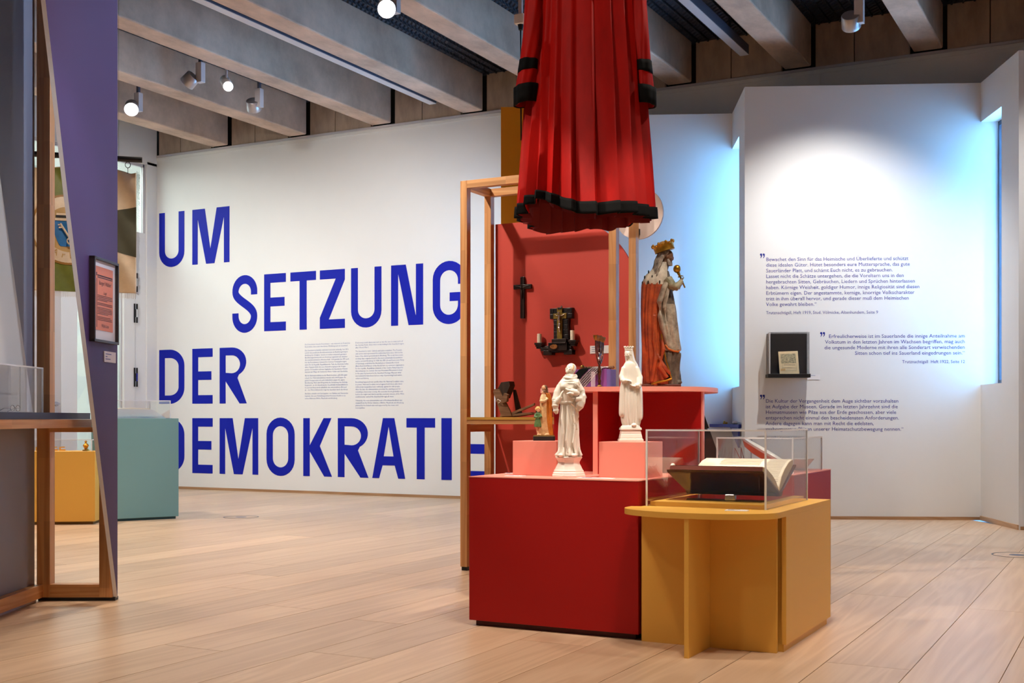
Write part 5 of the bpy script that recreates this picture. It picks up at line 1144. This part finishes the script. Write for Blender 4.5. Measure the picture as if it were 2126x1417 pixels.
for s_, (c_, zt_, zcan) in ((-1, (-45, 24.5, 43.5)), (1, (26, 28, 48))):
    for i, (w_, z_) in enumerate(((8, zt_), (6.5, zt_-4), (5, zt_-8))): wbx('candle_bracket', c_-w_, c_+w_, z_-4.2, z_, 0.005, .05-.004*i, M['darkwood'])
    a, b = (c_+5, -21) if s_ < 0 else (16, c_-3)
    wbx('bracket_arm', a, b, 7, 14, .004, .044, M['darkwood']); wbx('bracket_step', a+ (6 if s_ < 0 else -1), b+(0 if s_ < 0 else -3), 13, 17, .004, .042, M['darkwood'])
    cd_ = thing('candle', 'cream candle at the left end of the wall crucifix' if s_ < 0 else 'cream candle at the right end of the wall crucifix', 'candle', (cx_+(c_+(-.5 if s_ < 0 else -2))*sx_, YW-.027, 1.283+zt_*sz_), 0, 'candles on the wall crucifix')
    h_ = (zcan-zt_)*sz_; obj('wax', MB().lathe([(.001, h_-.003), (.010, h_-.001), (.0135, h_), (.0135, 0)], n=24), M['wax'], cd_, smooth=40); obj('wick', MB().tube([(0, 0, h_-.003), (.001, 0, h_+.006)], .001, 6), M['black'], cd_)
# small dark cross
sc_ = thing('wall_crucifix', 'small plain dark cross hanging on the red backdrop', 'crucifix', (-3.336, YW, 1.507))
obj('upright', MB().box(-.0135, .0135, -.018, 0, 0, .252), M['darkwood'], sc_, bevel=.002); obj('crossbar', MB().box(-.060, .060, -.0185, -.001, .178, .205), M['darkwood'], sc_, bevel=.002)
fig = MB(); fig.tube([(0, -.024, .188), (0, -.027, .165), (0, -.024, .12)], [.004, .005, .003], 10); fig.ball((0, -.028, .196), .0048); fig.tube([(0, -.022, .186), (-.045, -.021, .197)], .0022, 8); fig.tube([(0, -.022, .186), (.045, -.021, .197)], .0022, 8); obj('corpus', fig, M['darkwood'], sc_, smooth=60)
card('label_card', 'white label card on the red backdrop beside the candlestick', (-2.825, YW-.0035, 1.305), .135, .046, 0, 3, up=True)

# ---- menorah, violet box, beaded band and bead string on the red table
mn = thing('menorah', 'seven-branched brass candlestick on the red table', 'candlestick', (-2.353, 5.42, ZT1+.021), TH+math.radians(74))
cop = mat('copper_dark', rgb(120, 70, 44), .35, .7, noise=.6, nscale=50, col2=rgb(36, 24, 22))
obj('foot', MB().lathe([(.032, 0), (.033, .004), (.026, .008), (.014, .013), (.010, .020)], n=28), M['brass'], mn, smooth=40)
obj('stem', MB().lathe([(.008, .016), (.006, .03), (.010, .04), (.006, .05), (.009, .075), (.012, .090), (.007, .104), (.005, .12), (.010, .130), (.006, .140), (.006, .235)], n=20), cop, mn, smooth=50)
for i in range(3):
    rr = .030+.030*i
    for s_ in (-1, 1):
        pts = [(s_*rr*math.sin(u*PI/2), 0, .235-.0-rr*math.cos(u*PI/2)*1.25+.0) for u in [j/10 for j in range(11)]]; obj('branch', MB().tube(pts, .0042, 8), cop, mn, smooth=60)
        obj('candle_cup', MB().lathe([(.005, 0), (.006, .004), (.011, .012), (.013, .026), (.011, .026), (.005, .012)], (s_*rr, 0, .233), 16), M['brass'], mn, smooth=40)
obj('candle_cup', MB().lathe([(.005, 0), (.006, .004), (.011, .012), (.013, .026), (.011, .026), (.005, .012)], (0, 0, .236), 16), M['brass'], mn, smooth=40)
obj('star_plate', MB().prism([(.030*math.cos(PI/2+2*PI*i/12)*(1 if i % 2 == 0 else .58), .160+.030*math.sin(PI/2+2*PI*i/12)*(1 if i % 2 == 0 else .58)) for i in range(12)], -.003, .003, 'y'), M['silver'], mn)
vx = thing('violet_box', 'violet riser box on the red table behind the candlestick', 'box', (-2.453, 5.60, ZT1+.021), 0)
obj('block', MB().box(-.087, .087, -.06, .06, 0, .105), M['violet'], vx, bevel=.001)
bd = thing('beaded_band', 'black ribbon with a beaded lattice band draped over the violet box', 'sash', (-2.452, 5.556, ZT1+.0225), 0)
path = [(.01, 0, .108), (-.005, -.033, .100), (-.03, -.05, .070), (-.05, -.07, .036), (-.062, -.085, .004)]
def strip(path, wv, th, off):
    mb = MB(); R = []
    for p in path: P = Vector(p)+Vector(off); R.append([(P.x-wv[0], P.y-wv[1], P.z), (P.x+wv[0], P.y+wv[1], P.z), (P.x+wv[0], P.y+wv[1], P.z+th), (P.x-wv[0], P.y-wv[1], P.z+th)])
    return mb.rings(R)
obj('ribbon', strip([(.0, .02, .108)]+[(p[0]-.03, p[1]+.01, p[2]) for p in path], (.022, .006), .003, (0, 0, 0)), blk_v, bd)
bead = mat('pearl_bead', rgb(214, 204, 206), .3, .3); bb_ = MB(); path2 = [(.052, .02, .109), (.042, -.03, .104), (.018, -.06, .070), (-.004, -.085, .036), (-.025, -.105, .004)]
obj('band', strip(path2, (.026, .008), .002, (0, 0, 0)), mat('band_dark', rgb(84, 50, 76), .6), bd)
for i in range(26):
    p = cat1([list(q_) for q_ in path2], i/25)
    for j in range(5):
        u = (j-2)/2*.024; bb_.ball((p[0]+u, p[1]+u*.3-.002, p[2]+.004), .0033, n=8)
bo = obj('beads', bb_, bead, bd, smooth=60); bo['kind'] = 'stuff'
bs = thing('bead_string', 'string of wooden beads lying on top of the violet box', 'bead string', (-2.445, 5.585, ZT1+.126), 0)
for i in range(11): obj('bead', MB().ball((-.055+i*.015, .004*math.sin(i*1.7), .008), .0085, n=12), M['oldwood'], bs, smooth=60)
obj('end_knob', MB().ball((-.072, -.004, .012), .012, n=14), M['brass'], bs, smooth=60)
ab = thing('acrylic_stand', 'narrow clear acrylic block beside the candlestick foot', 'stand', (-2.372, 5.385, ZT1+.021), TH)
obj('block', MB().box(-.010, .010, -.01, .01, 0, .085), [clear_mat('frosted_acrylic', (.9, .9, .95, 1), 1.5, 1, .25)], ab)

# ---- wooden clapper on the timber shelf
wk = thing('wooden_clapper', 'old wooden clapper with slanted box and lever on the shelf', 'wooden tool', (0, 0, 0))
wk.location = (-3.385, 6.30, .907)
def q3(px, py): return ((px-1030)*.0033, (865-py)*.00285)
def slab(name, pts, y0, y1, m): obj(name, MB().prism([q3(*p) for p in pts], y0, y1, 'y'), m, wk, bevel=.0015)
dko = wood('smoked_wood', rgb(70, 48, 34), rgb(34, 22, 16), 'z', .7, 3, lam=False)
slab('side_board', [(1028, 812), (1031, 807), (1040, 807), (1062, 852), (1066, 863), (1045, 864)], -.06, -.045, M['oldwood'])
slab('side_board', [(1055, 808), (1060, 808), (1073, 858), (1062, 862)], .02, .035, dko)
slab('striking_block', [(1035, 806), (1042, 793), (1058, 791), (1060, 800), (1050, 826), (1040, 824)], -.045, .02, dko)
slab('box_front', [(1046, 831), (1053, 815), (1060, 819), (1058, 833), (1050, 836)], -.075, -.05, M['oldwood'])
slab('ground_board', [(1040, 861), (1100, 855), (1104, 859), (1060, 864.8), (1040, 864.8)], -.05, .02, M['oldwood'])
slab('lever', [(1056, 858), (1104, 838), (1108, 836), (1108, 841), (1062, 861)], -.045, -.03, M['oldwood'])
slab('support_post', [(1131, 827), (1136, 827), (1138, 864.8), (1130, 864.8)], -.03, .0, M['black'])
slab('support_strut', [(1133, 828), (1138, 826), (1150, 842), (1150, 848)], -.025, -.005, M['black']); slab('support_bar', [(1108, 852), (1150, 848), (1150, 852), (1108, 857)], -.025, -.005, M['darkwood'])
obj('axle', MB().lathe([(.012, 0), (.012, .05)], n=16).move(Matrix.Translation((q3(1131, 830)[0], .01, q3(1131, 830)[1])) @ Matrix.Rotation(PI/2, 4, 'X')), M['darkwood'], wk)
obj('string_tie', MB().tube([(q3(1036, 832)[0], -.064, q3(1036, 832)[1]), (q3(1041, 828)[0], -.08, q3(1041, 828)[1]), (q3(1047, 832)[0], -.078, q3(1047, 832)[1]), (q3(1040, 836)[0], -.066, q3(1040, 836)[1])], .0016, 6), M['card'], wk)

# ---- guild banner hanging at the left
FD = 9.5; fb = thing('cloth_banner', 'green and cream cloth banner with blue key emblem hanging from a black rod', 'banner', LD((130-1063)/2502*FD, FD, 0), TH+math.radians(16))
W_, H_, ZB = 1.11, .985, 1.90; col_ = {}
gm = [mat('olive_silk', rgb(112, 118, 30), .5, noise=.4, nscale=6), mat('cream_silk', rgb(214, 186, 150), .55, noise=.25, nscale=6), mat('ring_cream', rgb(226, 204, 174), .55, noise=.2, nscale=14), mat('tan_silk', rgb(198, 158, 96), .55, noise=.3, nscale=12), mat('blue_silk', rgb(24, 112, 176), .5, noise=.3, nscale=14), mat('gold_braid', rgb(150, 104, 36), .5), mat('dark_olive', rgb(60, 54, 20), .6, noise=.3, nscale=6), M['black']]
def fp(u, v, k):
    y = .018*math.sin(u*11+v*2)+.010*math.sin(v*9+u*5)+.006*math.sin(u*31+v*17); dv = v-.895
    z = ZB+v-(max(0, dv)/.09*.028*(1-abs(math.cos(u*9.2))) if dv > 0 else 0)
    return (u, y-.005*k, z)
def patch(name, fn, nu, nv, m_, k):
    mb = MB()
    for j in range(nv+1):
        for i in range(nu+1): mb.v.append(fp(*fn(i/nu, j/nv), k))
    for j in range(nv):
        for i in range(nu): q = j*(nu+1)+i; mb.f.append((q, q+1, q+nu+2, q+nu+1)); mb.m.append(0)
    return obj(name, mb, gm[m_], fb, smooth=60)
ck = patch('cloth', lambda s_, t: (-W_/2+W_*s_, H_*t), 90, 80, 1, 0); ck.modifiers.new('thick', 'SOLIDIFY').thickness = .003; ck.modifiers['thick'].offset = -1
CV, CU = .49, .045
for sg in (-1, 1):
    patch('side_wedge', lambda s_, t: (sg*(.20+(W_/2-.201)*s_), CV+(2*t-1)*(.07+.24*(.20+(W_/2-.2)*s_))), 24, 20, 6, 1)
    patch('green_wedge', lambda s_, t: (CU+(2*s_-1)*(.075+.2*(.2+(CV-.2)*t)), CV+sg*(.2+(CV-.202)*t)), 20, 24, 0, 1)
def polar(r0, r1): return lambda s_, t: (CU+(r0+(r1-r0)*t)*math.cos(2*PI*s_), CV+(r0+(r1-r0)*t)*math.sin(2*PI*s_))
patch('braid_ring', polar(.262, .280), 72, 2, 5, 2); patch('lettered_ring', polar(.178, .263), 72, 6, 2, 2); patch('tan_disc', polar(.001, .179), 72, 8, 3, 2)
patch('blue_shield', lambda s_, t: (CU+(-.118+.236*s_)*math.sin(PI*(.10+.40*t))**.55, CV-.135+.20*t), 24, 16, 4, 3)
patch('shield_band', lambda s_, t: (CU-.10+.20*s_, CV+.065+.02*t+.0*s_), 16, 3, 2, 4); patch('shield_band', lambda s_, t: (CU-.095+.19*s_, CV+.088+.02*t), 16, 3, 7, 4); patch('shield_band', lambda s_, t: (CU-.09+.18*s_, CV+.108+.016*t), 16, 3, 2, 4)
ky = MB(); ky.tube([(-.045, -.03, ZB+.53), (.03, -.03, ZB+.41)], .008, 8); ky.tube([(.03+.024*math.cos(a), -.03, ZB+.395+.024*math.sin(a)) for a in [2*PI*i/14 for i in range(15)]], .006, 8); ky.box(-.062, -.03, -.034, -.026, ZB+.515, ZB+.525).box(-.056, -.024, -.034, -.026, ZB+.495, ZB+.505); obj('key_emblem', ky.move(Matrix.Translation((.03, 0, 0))), gm[2], fb)
fr2 = MB(); rf = random.Random(2)
for i in range(150):
    u = -W_/2+W_*i/150; s_ = rf.uniform(-.008, .008); fr2.box(u, u+.0028, .0+s_*.3, .002+s_*.3, ZB-.045+abs(s_), ZB+.002)
f1 = obj('fringe', fr2, mat('cream_thread', rgb(214, 206, 192), .7), fb); f1['kind'] = 'stuff'
fr3 = MB()
for i in range(110):
    v = H_*i/110; s_ = rf.uniform(0, .014); fr3.add([(W_/2, .0, ZB+v), (W_/2+.016+s_, 0, ZB+v-.012-s_), (W_/2+.016+s_, .002, ZB+v-.009-s_), (W_/2, .002, ZB+v+.003)], [(0, 1, 2, 3)])
f2 = obj('side_fringe', fr3, mat('dark_thread', rgb(52, 44, 38), .7), fb); f2['kind'] = 'stuff'
gt = MB()
for i, ch in enumerate('Arbei'):                         # stitched lettering on the ring
    a = math.radians(-118+i*17); me = text_mesh(ch, .07, 'CENTER', 1); Rm = Matrix.Rotation(a+PI/2, 3, 'Z')
    b0_ = len(gt.v)
    gt.add([((lambda q_: (lambda U, V: (U, fp(U, V, 3)[1], ZB+V))(CU+q_.x+.228*math.cos(a), .49+q_.y+.228*math.sin(a)))(Rm @ Vector((v.co.x, v.co.y, 0)))) for v in me.vertices], [tuple(p.vertices) for p in me.polygons])
obj('stitched_letters', gt, gm[3], fb)
obj('rod', MB().tube([(-.66, 0, 2.97), (.60, 0, 2.97)], .022, 14), M['black'], fb, smooth=60)
for u in (-.50, -.16, .18, .49): obj('hanging_ring', MB().tube([(u+.02*math.cos(a), 0, 2.925+.024*math.sin(a)) for a in [2*PI*i/16 for i in range(17)]], .003, 6).tube([(u, 0, 2.90), (u, 0, ZB+H_-.03)], .002, 6), M['darkwood'], fb)
for u in (-.42, .42): obj('hanging_wire', MB().tube([(u, 0, 2.985), (u, 0, 4.72)], .0016, 6), M['chrome'], fb)
